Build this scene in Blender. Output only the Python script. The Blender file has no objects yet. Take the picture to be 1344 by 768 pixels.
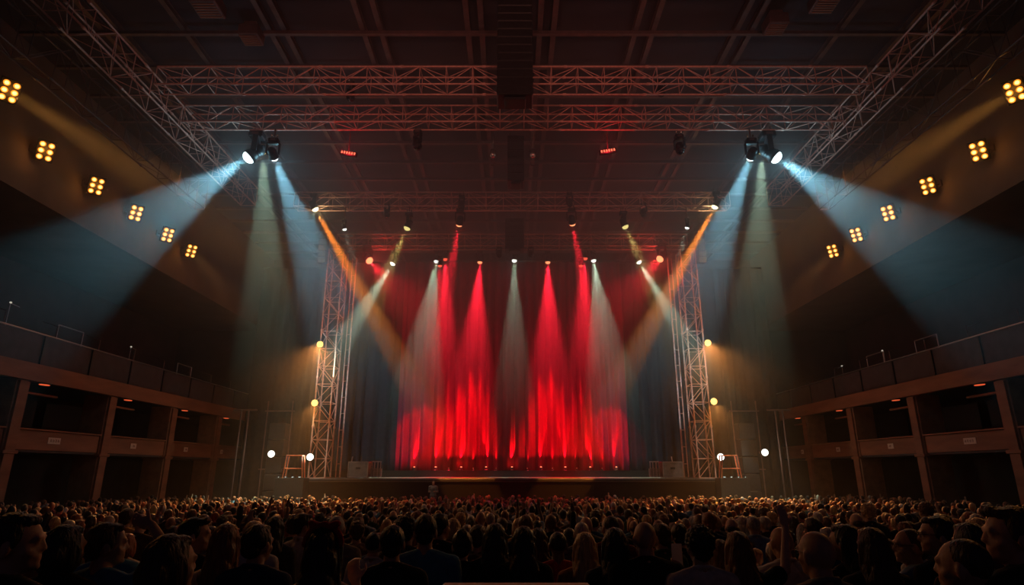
import bpy, math, random
from mathutils import Vector, Matrix, Quaternion, noise
S = bpy.context.scene
COL = S.collection
PI = math.pi
rnd = random.Random(7)
V = Vector

# ------------------------------------------------------------------ camera
F = 792.0
PITCH = math.radians(16.46)
CAMZ = 2.0
def at(px, py, Y):
    """point on the plane y = Y seen at photo pixel (px, py): used to read real positions off the photograph"""
    u = (px - 672) / F; v = (384 - py) / F
    d = V((u, math.cos(PITCH) - v * math.sin(PITCH), math.sin(PITCH) + v * math.cos(PITCH)))
    return V((0, 0, CAMZ)) + d * (Y / d.y)
cd = bpy.data.cameras.new('camera'); cam = bpy.data.objects.new('camera', cd); COL.objects.link(cam)
cd.sensor_width = 36; cd.lens = 36 * F / 1344; cd.clip_end = 200; cd.clip_start = 0.05
cam.location = (0, 0, CAMZ); cam.rotation_euler = (PI / 2 + PITCH, 0, 0)
S.camera = cam
vs = S.view_settings; vs.view_transform = 'Standard'; vs.look = 'None'; vs.gamma = 1; vs.exposure = -0.38; vs.use_curve_mapping = False
cy = S.cycles
cy.use_denoising = True
cy.max_bounces = 3; cy.diffuse_bounces = 2; cy.glossy_bounces = 1; cy.volume_bounces = 0; cy.transmission_bounces = 1; cy.transparent_max_bounces = 8
cy.sample_clamp_indirect = 1.0; cy.use_light_tree = True; cy.use_adaptive_sampling = False
cy.caustics_reflective = False; cy.caustics_refractive = False
w = bpy.data.worlds.new('world'); S.world = w; w.use_nodes = True
w.node_tree.nodes['Background'].inputs[0].default_value = (0.6, 0.4, 0.8, 1)
w.node_tree.nodes['Background'].inputs[1].default_value = 0.02

# ------------------------------------------------------------------ materials
def mat(name, col, rough=0.6, metal=0.0, noise_scale=0, amt=0.25, bump=0.0, bscale=None, objcol=False, spec=0.5, attr=None, stretch=None):
    m = bpy.data.materials.new(name); m.use_nodes = True; nt = m.node_tree; N = nt.nodes; L = nt.links
    b = N['Principled BSDF']; b.inputs['Roughness'].default_value = rough; b.inputs['Metallic'].default_value = metal
    b.inputs['Specular IOR Level'].default_value = spec
    b.inputs['Base Color'].default_value = (*col, 1)
    src = None
    if objcol: oi = N.new('ShaderNodeObjectInfo'); src = oi.outputs['Color']
    if attr: a = N.new('ShaderNodeAttribute'); a.attribute_name = attr; src = a.outputs['Color']
    if noise_scale or bump:
        tc = N.new('ShaderNodeTexCoord'); co = tc.outputs['Object']
        if stretch:
            mp = N.new('ShaderNodeMapping'); mp.inputs['Scale'].default_value = stretch; L.new(co, mp.inputs['Vector']); co = mp.outputs['Vector']
    if noise_scale:
        n = N.new('ShaderNodeTexNoise'); n.inputs['Scale'].default_value = noise_scale; n.inputs['Detail'].default_value = 4; L.new(co, n.inputs['Vector'])
        mr = N.new('ShaderNodeMapRange'); mr.inputs['From Min'].default_value = 0.3; mr.inputs['From Max'].default_value = 0.7
        mr.inputs['To Min'].default_value = 1 - amt; mr.inputs['To Max'].default_value = 1 + amt; L.new(n.outputs['Fac'], mr.inputs['Value'])
        mx = N.new('ShaderNodeVectorMath'); mx.operation = 'SCALE'; L.new(mr.outputs[0], mx.inputs['Scale'])
        if src: L.new(src, mx.inputs[0])
        else: mx.inputs[0].default_value = col
        L.new(mx.outputs[0], b.inputs['Base Color'])
    elif src: L.new(src, b.inputs['Base Color'])
    if bump:
        n2 = N.new('ShaderNodeTexNoise'); n2.inputs['Scale'].default_value = bscale or 20; L.new(co, n2.inputs['Vector'])
        bp = N.new('ShaderNodeBump'); bp.inputs['Strength'].default_value = bump; bp.inputs['Distance'].default_value = 0.02
        L.new(n2.outputs['Fac'], bp.inputs['Height']); L.new(bp.outputs['Normal'], b.inputs['Normal'])
    return m
def glow(name, col, strength, sample=False):
    m = bpy.data.materials.new(name); m.use_nodes = True; nt = m.node_tree
    for n in list(nt.nodes): nt.nodes.remove(n)
    o = nt.nodes.new('ShaderNodeOutputMaterial'); e = nt.nodes.new('ShaderNodeEmission')
    e.inputs[0].default_value = (*col, 1); e.inputs[1].default_value = strength; nt.links.new(e.outputs[0], o.inputs['Surface'])
    m.cycles.emission_sampling = 'FRONT' if sample else 'NONE'
    return m
M = dict(
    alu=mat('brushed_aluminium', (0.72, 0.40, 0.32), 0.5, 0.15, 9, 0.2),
    black=mat('black_paint', (0.018, 0.018, 0.02), 0.45, 0, 12, 0.3, 0.1, 60),
    black_cloth=mat('black_drape', (0.022, 0.021, 0.024), 0.95, 0, 3, 0.3, 0.3, 8, spec=0.1),
    velvet=mat('black_velvet', (0.005, 0.005, 0.006), 0.95, 0, 4, 0.3, 0.2, 12, spec=0.05),
    deck=mat('stage_deck', (0.2, 0.19, 0.19), 0.45, 0, 2, 0.3, 0.1, 30),
    floor=mat('hall_floor', (0.05, 0.045, 0.042), 0.6, 0, 3, 0.3, 0.1, 14),
    wall=mat('dark_wall', (0.07, 0.055, 0.052), 0.85, 0, 0.8, 0.25, 0.2, 5),
    ceil=mat('dark_ceiling', (0.03, 0.024, 0.034), 0.9, 0, 0.7, 0.25),
    bulk=mat('bulkhead_plaster', (0.12, 0.085, 0.07), 0.85, 0, 0.7, 0.2),
    steel=mat('painted_steel', (0.14, 0.085, 0.08), 0.55, 0.3, 3, 0.25),
    timber=mat('stained_timber', (0.28, 0.115, 0.06), 0.6, 0, 2.5, 0.25, 0.15, 12, stretch=(1, 0.2, 1)),
    panel=mat('dark_panel', (0.055, 0.045, 0.05), 0.7, 0, 2, 0.25),
    curtain=mat('red_velvet', (0.27, 0.012, 0.04), 0.9, 0, 6, 0.15, 0.2, 30, spec=0.1, stretch=(1, 1, 0.1)),
    case=mat('grey_case', (0.22, 0.2, 0.19), 0.6, 0, 6, 0.2),
    edge=mat('aluminium_edge', (0.6, 0.55, 0.55), 0.3, 0.8),
    orange_lit_tube=mat('orange_lit_tubing', (0.7, 0.16, 0.07), 0.5, 0, 8, 0.2),  # orange light on the frame put into its base colour
    plaque=mat('cream_plaque', (0.8, 0.62, 0.5), 0.6, 0, 30, 0.12),
    ink=mat('plaque_ink', (0.25, 0.06, 0.04), 0.7),
    counter=mat('pale_counter', (0.85, 0.7, 0.58), 0.5, 0, 5, 0.1),
    skin=mat('skin', (0.5, 0.3, 0.2), 0.55, 0, 30, 0.08, 0.05, 90, objcol=True),
    hair=mat('hair', (0.03, 0.02, 0.015), 0.5, 0, 60, 0.35, 0.6, 90, objcol=True, stretch=(1, 1, 0.12)),
    cloth=mat('cloth', (0.1, 0.1, 0.1), 0.85, 0, 25, 0.15, 0.25, 25, objcol=True, spec=0.2),
    crowd=mat('crowd', (0.1, 0.1, 0.1), 0.7, attr='Col'),
    glass=mat('spectacle_metal', (0.02, 0.02, 0.02), 0.3, 0.5),
    phone=mat('phone_case', (0.75, 0.75, 0.72), 0.35),
    chain=mat('zinc_chain', (0.7, 0.65, 0.55), 0.25, 0.9),
    g_blue=glow('lens_cold', (0.8, 0.97, 1.0), 6),
    g_white=glow('lens_white', (1.0, 1.0, 0.88), 4),
    g_warm=glow('lens_warm', (1.0, 0.85, 0.5), 5),
    g_red=glow('lens_red', (1.0, 0.10, 0.05), 2.6),
    g_redhot=glow('lens_red_hot', (1.0, 0.30, 0.12), 3.5),
    g_yel=glow('lens_yellow', (1.0, 0.82, 0.28), 1.6),
    g_amber=glow('lamp_amber', (1.0, 0.6, 0.15), 3),
    g_cell=glow('blinder_cell', (1.0, 0.28, 0.02), 2.2), g_core=glow('blinder_core', (1.0, 0.6, 0.16), 4),
    g_led=glow('led_red', (1.0, 0.16, 0.08), 2.2),
    g_down=glow('downlight_orange', (1.0, 0.13, 0.04), 0.9),
    g_small=glow('small_white', (0.75, 1.0, 1.0), 1.2),
    g_aisle=glow('aisle_glint', (1.0, 0.9, 0.7), 0.6),
)

# ------------------------------------------------------------------ mesh builder
class MB:
    def __init__(s): s.v = []; s.f = []; s.m = []; s.sm = []
    def add(s, vs_, fs, mi=0, smooth=False):
        b = len(s.v); s.v += [tuple(p) for p in vs_]
        for f in fs: s.f.append(tuple(b + i for i in f)); s.m.append(mi); s.sm.append(smooth)
        return s
    def box(s, c, d, rot=None, mi=0, bev=0):
        hx, hy, hz = d[0] / 2, d[1] / 2, d[2] / 2
        c = V(c)
        if bev:
            b = min(bev, hx * .9, hy * .9, hz * .9)
            pts = []; 
            for sx in (-1, 1):
                for sy in (-1, 1):
                    for sz in (-1, 1):
                        pts.append(((hx - b) * sx, (hy - b) * sy, hz * sz)); pts.append(((hx - b) * sx, hy * sy, (hz - b) * sz)); pts.append((hx * sx, (hy - b) * sy, (hz - b) * sz))
            def i(sx, sy, sz, k): return (((sx > 0) * 4 + (sy > 0) * 2 + (sz > 0)) * 3 + k)
            fs = []
            for z in (-1, 1): q = [i(-1, -1, z, 0), i(1, -1, z, 0), i(1, 1, z, 0), i(-1, 1, z, 0)]; fs.append(q if z > 0 else q[::-1])
            for y in (-1, 1): q = [i(-1, y, -1, 1), i(1, y, -1, 1), i(1, y, 1, 1), i(-1, y, 1, 1)]; fs.append(q if y < 0 else q[::-1])
            for x in (-1, 1): q = [i(x, -1, -1, 2), i(x, 1, -1, 2), i(x, 1, 1, 2), i(x, -1, 1, 2)]; fs.append(q if x > 0 else q[::-1])
            for a in (-1, 1):
                for b_ in (-1, 1):
                    fs.append([i(-1, a, b_, 0), i(1, a, b_, 0), i(1, a, b_, 1), i(-1, a, b_, 1)])
                    fs.append([i(a, -1, b_, 0), i(a, 1, b_, 0), i(a, 1, b_, 2), i(a, -1, b_, 2)])
                    fs.append([i(a, b_, -1, 1), i(a, b_, 1, 1), i(a, b_, 1, 2), i(a, b_, -1, 2)])
                    for c_ in (-1, 1): fs.append([i(a, b_, c_, 0), i(a, b_, c_, 1), i(a, b_, c_, 2)])
        else:
            pts = [(x * hx, y * hy, z * hz) for x in (-1, 1) for y in (-1, 1) for z in (-1, 1)]
            fs = [(0, 1, 3, 2), (4, 6, 7, 5), (0, 4, 5, 1), (2, 3, 7, 6), (0, 2, 6, 4), (1, 5, 7, 3)]
        pts = [V(p) for p in pts]
        if rot is not None: pts = [rot @ p for p in pts]
        return s.add([p + c for p in pts], fs, mi)
    def tube(s, a, b, r0, r1=None, n=8, mi=0, caps=True):
        a = V(a); b = V(b); r1 = r0 if r1 is None else r1
        d = (b - a)
        if d.length < 1e-6: return s
        q = d.to_track_quat('Z', 'Y').to_matrix()
        pts = []
        for p, r in ((a, r0), (b, r1)):
            for k in range(n):
                t = 2 * PI * k / n; pts.append(p + q @ V((math.cos(t) * r, math.sin(t) * r, 0)))
        s.add(pts, [(k, (k + 1) % n, n + (k + 1) % n, n + k) for k in range(n)], mi, True)
        if caps: s.add(pts[:n], [tuple(range(n))[::-1]], mi); s.add(pts[n:], [tuple(range(n))], mi)
        return s
    def path(s, pts, r, n=6, mi=0):
        for a, b in zip(pts, pts[1:]): s.tube(a, b, r, n=n, mi=mi)
        return s
    def lathe(s, prof, n=20, o=(0, 0, 0), rot=None, mi=0, smooth=True):
        o = V(o); pts = []
        for r, z in prof:
            for k in range(n):
                t = 2 * PI * k / n; p = V((r * math.cos(t), r * math.sin(t), z))
                pts.append((rot @ p if rot is not None else p) + o)
        fs = []
        for j in range(len(prof) - 1):
            for k in range(n):
                fs.append((j * n + k, j * n + (k + 1) % n, (j + 1) * n + (k + 1) % n, (j + 1) * n + k))
        s.add(pts, fs, mi, smooth)
        s.add(pts[:n], [tuple(range(n))[::-1]], mi); s.add(pts[-n:], [tuple(range(n))], mi)
        return s
    def ball(s, c, r, n=12, m=8, rot=None, mi=0):
        c = V(c); r = V(r) if hasattr(r, '__len__') else V((r, r, r)); pts = [V((0, 0, -r.z))]
        for j in range(1, m):
            ph = -PI / 2 + PI * j / m
            for k in range(n):
                t = 2 * PI * k / n; pts.append(V((math.cos(t) * math.cos(ph) * r.x, math.sin(t) * math.cos(ph) * r.y, math.sin(ph) * r.z)))
        pts.append(V((0, 0, r.z))); fs = []
        for k in range(n): fs.append((0, 1 + (k + 1) % n, 1 + k)); fs.append((len(pts) - 1, 1 + (m - 2) * n + k, 1 + (m - 2) * n + (k + 1) % n))
        for j in range(m - 2):
            for k in range(n):
                a = 1 + j * n + k; b = 1 + j * n + (k + 1) % n; fs.append((a, b, b + n, a + n))
        if rot is not None: pts = [rot @ p for p in pts]
        return s.add([p + c for p in pts], fs, mi, True)
    def mesh(s, name, mats):
        me = bpy.data.meshes.new(name); me.from_pydata(s.v, [], s.f)
        for m_ in (mats if isinstance(mats, (list, tuple)) else [mats]): me.materials.append(m_)
        me.polygons.foreach_set('material_index', s.m); me.polygons.foreach_set('use_smooth', s.sm); me.update()
        return me
    def build(s, name, mats, parent=None, loc=None):
        return obj(name, s.mesh(name, mats), parent, loc)
def obj(name, me, parent=None, loc=None):
    o = bpy.data.objects.new(name, me); COL.objects.link(o)
    if parent: o.parent = parent
    if loc is not None: o.location = loc
    return o
def tag(o, label=None, cat=None, group=None, kind=None):
    if label: o['label'] = label
    if cat: o['category'] = cat
    if group: o['group'] = group
    if kind: o['kind'] = kind
    return o
def empty(name, loc=(0, 0, 0), rz=0, label=None, cat=None, group=None):
    o = bpy.data.objects.new(name, None); COL.objects.link(o); o.location = loc; o.rotation_euler = (0, 0, rz); o.empty_display_size = .1
    return tag(o, label, cat, group)
def struct(name, mb, m): return tag(mb.build(name, m), kind='structure')
def copy_tree(o, parent=None):
    c = o.copy(); COL.objects.link(c); c.parent = parent
    for ch in o.children: copy_tree(ch, c)
    return c
# ------------------------------------------------------------------ hall shell
def floor_z(y):
    k = [(-12, .3), (0, .14), (3, .02), (6.6, -.26), (13, -.58), (24, -.95), (36, -1.12), (60, -1.12)]
    for (a, za), (b, zb) in zip(k, k[1:]):
        if y <= b: return za + (zb - za) * (y - a) / (b - a)
    return k[-1][1]
fl = MB(); ys = [-12, -6, 0, 3, 6.6, 13, 24, 36, 48.2]
fl.add([(x, y, floor_z(y)) for y in ys for x in (-28, 28)], [(2 * i, 2 * i + 1, 2 * i + 3, 2 * i + 2) for i in range(len(ys) - 1)])
fl.add([(x, y, floor_z(y) - .3) for y in ys for x in (-28, 28)], [(2 * i + 2, 2 * i + 3, 2 * i + 1, 2 * i) for i in range(len(ys) - 1)])
struct('floor', fl, M['floor'])
CZ = 19.0
struct('ceiling', MB().box((0, 20, CZ + .15), (56, 57, .3)), M['ceil'])
struct('wall_back', MB().box((0, 48.1, 9), (56, .3, 21)), M['wall'])
for sx, nm in ((-1, 'left'), (1, 'right')):
    struct('wall_' + nm, MB().box((sx * 27.2, 20, 9), (.4, 57, 21)), M['wall'])
    b = MB()   # bulkhead: boxed-out upper wall that carries the amber blinders
    b.box((sx * 23.5, 20, 15.95), (7.0, 56, 6.1))
    struct('wall_upper_' + nm, b, M['bulk'])
# rafters and purlins under the ceiling
n = 1
for x in (-16.2, -15.6, -13, -9.6, -9.0, -5.9, -5.2, -1.75, -1.2, 1.1, 1.65, 4.9, 5.6, 8.9, 9.5, 13, 15.6, 16.2):
    b = MB(); b.box((x, 22, CZ - .16), (.1, 52, .24)); b.box((x, 22, CZ - .28), (.2, 52, .03)); b.box((x, 22, CZ - .04), (.2, 52, .03))
    struct('trim_%d' % n, b, M['steel']); n += 1
y = 9.6
while y < 47:
    b = MB(); b.box((0, y, CZ - .37), (39, .09, .14)); b.box((0, y, CZ - .45), (39, .15, .025))
    struct('trim_%d' % n, b, M['steel']); n += 1; y += 2.08

PY = [19.1, 24.9, 30.7, 36.5, 42.3]
for sx, side in ((-1, 'left'), (1, 'right')):
    # upper balcony
    t = empty('side_balcony', (sx * 20.2, 24.9, 5.6), 0, 'long dark upper balcony with timber fascia running along the %s wall' % side, 'balcony')
    L = lambda x, y, z: (sx * x - t.location.x, y - t.location.y, z - t.location.z)
    MB().box(L(20.05, 20, 5.95), (.3, 54, .7)).build('fascia', M['timber'], t)
    MB().box(L(20.35, 20, 6.95), (.14, 54, 1.3)).build('parapet', M['panel'], t)
    MB().box(L(23.6, 20, 6.15), (6.6, 54, .25)).build('floor_slab', M['panel'], t)
    MB().tube(L(20.3, -7, 7.66), L(20.3, 47, 7.66), .035).build('handrail', M['edge'], t)
    for k in range(14):
        MB().box(L(20.24, 4 + k * 3.1, 6.95), (.06, .1, 1.28)).build('parapet_joint', M['black'], t)
    for yy in [12 + 2.9 * k for k in range(12)]:
        MB().tube(L(20.45, yy, 7.55), L(20.45, yy, 8.25), .03).tube(L(20.45, yy, 8.22), L(21.3, yy + .2, 8.5), .02).build('rail_post', M['steel'], t)
    # stepped seating tiers behind the parapet
    for k in range(4):
        MB().box(L(22 + k * 1.3, 20, 6.3 + .35 * k + .15), (1.3, 54, .4 + .35 * k)).build('seating_step', M['panel'], t)
    # deep pillars (fins)
    for y in PY:
        p = MB(); p.box((sx * 20.75, y, 2.2), (1.2, .62, 6.9), bev=.03); p.box((sx * 20.12, y, 2.2), (.14, .52, 6.7)); p.box((sx * 20.7, y, 2.72), (1.4, .78, .14), bev=.02)
        o = p.build('pillar', M['timber']); tag(o, kind='structure')
    # lower balcony front: one parapet per bay
    for i, (y0, y1) in enumerate(zip(PY, PY[1:] + [47.6])):
        where = ['nearest bay', 'second bay', 'third bay', 'fourth bay', 'last bay by the stage'][i]
        t2 = empty('bay_parapet', (sx * 20.3, (y0 + y1) / 2, 2.83), 0, 'brown timber box front in the %s of the %s gallery' % (where, side), 'parapet', 'lower gallery fronts')
        Y0 = y0 + .32; Y1 = y1 - .32
        MB().box((0, 0, .40), (.16, Y1 - Y0, .80), bev=.02).build('front_board', M['timber'], t2)
        MB().box((-sx * .02, 0, .84), (.3, Y1 - Y0, .07), bev=.01).build('cap_rail', M['timber'], t2)
        MB().box((sx * 1.2, 0, -.02), (2.5, Y1 - Y0, .14)).build('floor_slab', M['panel'], t2)
        MB().tube((sx * .3, -(Y1 - Y0) / 2, 2.35), (sx * .3, -(Y1 - Y0) / 2 + 2.3, 2.35), .06).build('crossbar', M['timber'], t2)
        MB().box((sx * 3.4, 0, 1.2), (.1, Y1 - Y0, 2.6)).build('back_panel', M['black'], t2)
    # plaques on the fronts
    for i, px in enumerate((68, 170, 243, 297)):
        Yc = [28.0, 33.2, 38.6, 43.4][i] - .6 * (i == 0)
        w_ = (.75, .5, .45, .35)[i]
        q = empty('number_plaque', (sx * 20.205, Yc, 3.26), 0, 'small cream plaque with %s, %s from the near end of the %s gallery' % (['red lettering', 'a dark mark', 'faint marks', 'worn marks'][i], ['first', 'second', 'third', 'fourth'][i], side), 'sign')
        MB().box((0, 0, 0), (.02, w_, .27), bev=.004).build('board', M['plaque'], q)
        lt = MB(); rr = random.Random(i * 9 + sx)
        for k in range(4 if i == 0 else 2):
            yb = (k - (1.5 if i == 0 else .5)) * w_ * .2
            lt.box((-sx * .013, yb, 0), (.006, .018, .12)); lt.box((-sx * .013, yb + .03, .05 - .05 * (k % 2)), (.006, .06, .02)); lt.box((-sx * .013, yb + .055, -.01), (.006, .016, .09))
        lt.build('lettering', M['ink'], q)
    # orange downlights under the fascia
    for i, y in enumerate((26.0, 31.9, 37.6, 43.2)):
        q = empty('soffit_downlight', (sx * 20.1, y, 5.6), 0, 'oval orange downlight under the %s balcony beside the %s pillar' % (side, ['first', 'second', 'third', 'fourth'][i]), 'light')
        MB().lathe([(.05, -.02), (.16, -.05), (.19, -.05), (.19, 0)], 16).build('trim_ring', M['black'], q).scale = (1, 1.7, 1)
        MB().lathe([(.15, -.075), (.15, -.045)], 16).build('lens', M['g_down'], q).scale = (1, 1.7, 1)
    for (px, py) in (((14, 398), (172, 456)) if sx < 0 else ((1158, 461), (1105, 481))):
        p = at(px, py, 1.0); tt = 20.9 / abs(p.x); P = V((p.x * tt, p.y * tt, 2 + (p.z - 2) * tt))
        q = empty('rail_glint', P, 0, 'tiny rail glint drawn as a glowing bead on the %s balcony, %s' % (side, 'on the end nearest the stage' if px in (172, 1105) else 'towards the near end'), 'lamp')
        hgt = P.z - 6.7
        MB().tube((0, 0, -hgt), (0, 0, 0), .015).tube((0, 0, 0), (0, .5, -.04), .012).build('stem', M['edge'], q)
        MB().ball((0, 0, .03), (.05, .05, .04)).build('glint_bead', M['g_aisle'], q)  # glint on the railing, made as a small emissive ball
    for yy in ((29.5, 34) if sx > 0 else (27.5, 38)):
        q = empty('stair_rail', (sx * 21.2, yy, 6.8), 0, 'thin metal stair rail standing behind the %s balcony front, %s' % (side, 'nearer the stage' if yy > 32 else 'nearer the middle'), 'handrail')
        MB().path([(0, 0, -.3), (0, 0, 1.75), (0, 1.7, 1.75), (0, 1.7, -.3)], .03).build('frame', M['edge'], q)

# ceiling boxes
for (px, py, Y, sc, lb) in ((273, 8, 18.2, 1, 'above the left truss corner'), (332, 33, 19.8, .8, 'a step nearer the centre on the left'), (1082, 2, 18.0, .9, 'above the right truss corner'), (1016, 22, 19.2, .8, 'a step nearer the centre on the right')):
    p = at(px, py, Y); q = empty('ceiling_vent', (p.x, p.y, CZ - .28), 0, 'dim square ventilation box on the ceiling ' + lb, 'vent')
    b = MB(); b.box((0, 0, -.35), (.95 * sc, .95 * sc, .5), bev=.04); b.box((0, 0, -.05), (.6 * sc, .6 * sc, .3)); b.build('housing', M['steel'], q)
    g = MB()
    for k in range(6): g.box((0, (k - 2.5) * .13 * sc, -.62), (.8 * sc, .035, .03))
    g.build('grille', M['timber'], q)

# ------------------------------------------------------------------ stage
st = empty('stage', (0, 36, 1.59), 0, 'wide black raised stage below the red curtain', 'stage')
MB().box((0, 5, -.1), (26, 10, .2)).build('deck', M['deck'], st)
MB().box((0, .06, -1.45), (26, .1, 2.55)).build('front_skirt', M['velvet'], st)
MB().box((0, -.02, -.12), (26, .05, .12)).build('nosing', M['black'], st)
for s_ in (-1, 1): MB().box((s_ * 12.95, 5, -1.4), (.1, 9.9, 2.5)).build('side_skirt', M['black_cloth'], st)
rs = empty('stage_riser', (0, 43.2, 1.6), 0, 'low black riser across the back of the stage carrying the floor lights', 'riser')
MB().box((0, 0, .36), (24, 3.4, .08)).build('top_deck', M['black'], rs)
MB().box((0, -1.66, .16), (24, .06, .32)).build('front_panel', M['black'], rs)

def drape(name, x0, x1, y, z0, z1, m, amp, seed, label, per=.8):
    r = random.Random(seed); N_ = int((x1 - x0) / .05); NZ = 14
    ph = [r.uniform(0, 6.3) for _ in range(4)]
    vs_ = []; fs = []
    def wave(x, z, fl_=1.35):
        w1 = x * 2 * PI / per + 1.1 * math.sin(x * .9 + ph[0]) + .7 * math.sin(x * 2.1 + ph[1])
        return w1, amp * fl_ * (math.sin(w1) + .35 * math.sin(w1 * 2 + ph[2]) + .2 * math.sin(x * 1.3 + ph[3] + z * .15))
    global CURT
    if name == 'stage_curtain': CURT = lambda x, z: y + wave(x, z)[1]
    for j in range(NZ + 1):
        z = z0 + (z1 - z0) * j / NZ; fl_ = 1.0 + .35 * (1 - j / NZ)
        for i in range(N_ + 1):
            x = x0 + (x1 - x0) * i / N_
            w1, d = wave(x, z, fl_)
            vs_.append((x + amp * .4 * math.cos(w1), y + d, z))
    for j in range(NZ):
        for i in range(N_):
            a = j * (N_ + 1) + i; fs.append((a, a + 1, a + N_ + 2, a + N_ + 1))
    t = empty(name, ((x0 + x1) / 2, y, z0), 0, label, 'curtain')
    mb = MB(); mb.add([(p[0] - t.location.x, p[1] - y, p[2] - z0) for p in vs_], fs, 0, True)
    c = mb.build('cloth', m, t); sd = c.modifiers.new('thick', 'SOLIDIFY'); sd.thickness = .012
    hb = MB(); hb.tube((x0 - t.location.x, 0, z1 - z0 + .1), (x1 - t.location.x, 0, z1 - z0 + .1), .05)
    hb.build('hanging_pipe', M['black'], t)
    return t
drape('stage_curtain', -8.2, 8.3, 43.9, 2.02, 17.4, M['curtain'], .14, 3, 'tall pleated red velvet curtain behind the stage', .74)
drape('side_drape', -12.6, -8.25, 44.1, 2.02, 17.4, M['black_cloth'], .12, 5, 'black pleated masking drape left of the red curtain', .9)
drape('side_drape', 8.35, 12.6, 44.1, 2.02, 17.4, M['black_cloth'], .12, 6, 'black pleated masking drape right of the red curtain', .9)
for s_ in (-1, 1): drape('wing_drape', *((-19.8, -13.2) if s_ < 0 else (13.2, 19.8)), 45.5, -1.0, 17.4, M['black_cloth'], .12, 9 + s_, 'plain black drape filling the %s wing beside the tower' % ('left' if s_ < 0 else 'right'), 1.1)

# flight cases with red-lit metal edges, leaning frames
for s_, px in ((-1, 469), (1, 884)):
    p = at(px, 628, 37.2); q = empty('flight_case', (p.x, 37.6, 1.59), 0, 'grey flight case with metal edges at the %s side of the stage' % ('left' if s_ < 0 else 'right'), 'case')
    MB().box((0, 0, .48), (1.15, .8, .86), bev=.02).build('shell', M['case'], q)
    e = MB()
    for x in (-.58, .58):
        for y in (-.4, .4): e.box((x, y, .48), (.05, .05, .9))
        for z in (.05, .91): e.box((x, 0, z), (.05, .8, .05))
    for z in (.05, .91):
        for y in (-.4, .4): e.box((0, y, z), (1.2, .05, .05))
    e.build('edge_trim', M['edge'], q)
    MB().box((0, -.41, .55), (.26, .02, .12)).build('handle', M['black'], q)
    for x in (-.45, .45):
        for y in (-.28, .28): MB().ball((x, y, .035), .035, 8, 6).build('caster', M['black'], q)
    q2 = empty('cable_trolley', (p.x - s_ * .98, 37.6, 1.59), 0, 'upright trolley frame with red-lit bars beside the %s flight case' % ('left' if s_ < 0 else 'right'), 'trolley')
    b = MB()
    for x in (-.26, -.1, .1, .26): b.tube((x, 0, .04), (x, 0, .95), .03)
    b.tube((-.3, 0, .93), (.3, 0, .93), .03).tube((-.3, 0, .1), (.3, 0, .1), .03)
    b.build('frame', M['edge'], q2)
    MB().box((0, .15, .3), (.6, .35, .5), bev=.02).build('bin', M['case'], q2)
    q3 = empty('pipe_stand', (s_ * 10.0, 38.6, 1.59), 0, 'thin red-lit pipe stand leaning beside the %s tower' % ('left' if s_ < 0 else 'right'), 'stand')
    MB().tube((0, 0, .03), (-s_ * .16, 0, 1.25), .035).build('pole', M['edge'], q3)
    MB().lathe([(.18, 0), (.18, .03), (.05, .05)], 12).build('foot', M['black'], q3)
# ------------------------------------------------------------------ trusses
def truss(label, a, b, w, h, bay, name='lighting_truss', cat='truss', r=.032, m='alu', up=V((0, 0, 1))):
    """box truss between a and b (centre line)"""
    a = V(a); b = V(b); d = (b - a); L_ = d.length; ax = d.normalized()
    sidev = ax.cross(up).normalized(); upv = sidev.cross(ax).normalized()
    t = empty(name, a, 0, label, cat)
    cs = {}
    for i, (su, ss) in enumerate(((1, 1), (1, -1), (-1, 1), (-1, -1))):
        o = sidev * (ss * w / 2) + upv * (su * h / 2); cs[(su, ss)] = o
        pr = [(r, 0)]; kk = 1
        while kk * 2.9 < L_ - .2:
            z_ = kk * 2.9; pr += [(r, z_ - .07), (r * 1.5, z_ - .055), (r * 1.5, z_ + .055), (r, z_ + .07)]; kk += 1
        pr.append((r, L_)); MB().lathe(pr, 8, o=o, rot=ax.to_track_quat('Z', 'Y').to_matrix()).build('chord', M[m], t)
    nb = max(1, round(L_ / bay)); st_ = L_ / nb
    faces = [((1, 1), (1, -1)), ((-1, 1), (-1, -1)), ((1, 1), (-1, 1)), ((1, -1), (-1, -1))]
    for fi, (p, q) in enumerate(faces):
        mb = MB()
        for k in range(nb):
            o0 = ax * (k * st_); o1 = ax * ((k + 1) * st_)
            A, B = (cs[p], cs[q]) if k % 2 == 0 else (cs[q], cs[p])
            mb.tube(A + o0, B + o1, r * .5, n=5, caps=False)
            mb.tube(cs[p] + o0, cs[q] + o0, r * .5, n=5, caps=False)
        mb.tube(cs[p] + d, cs[q] + d, r * .6, n=5, caps=False)
        mb.build('lattice', M[m], t)
    # bolted joint plates
    return t
truss('near cross truss spanning the hall behind the big hanging speaker column', (-12.6, 18.6, 15.42), (12.6, 18.6, 15.42), .62, .72, .95)
truss('second cross truss just below and behind the near one', (-12.6, 20.6, 15.18), (12.6, 20.6, 15.18), .6, .7, .95)
truss('third cross truss carrying the two red beams', (-12.4, 31.8, 16.85), (12.4, 31.8, 16.85), .7, .85, 1.0)
truss('lowest cross truss over the stage carrying the white and red spotlights', (-11.2, 36.4, 16.15), (11.2, 36.4, 16.15), .7, .8, 1.0)
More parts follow.
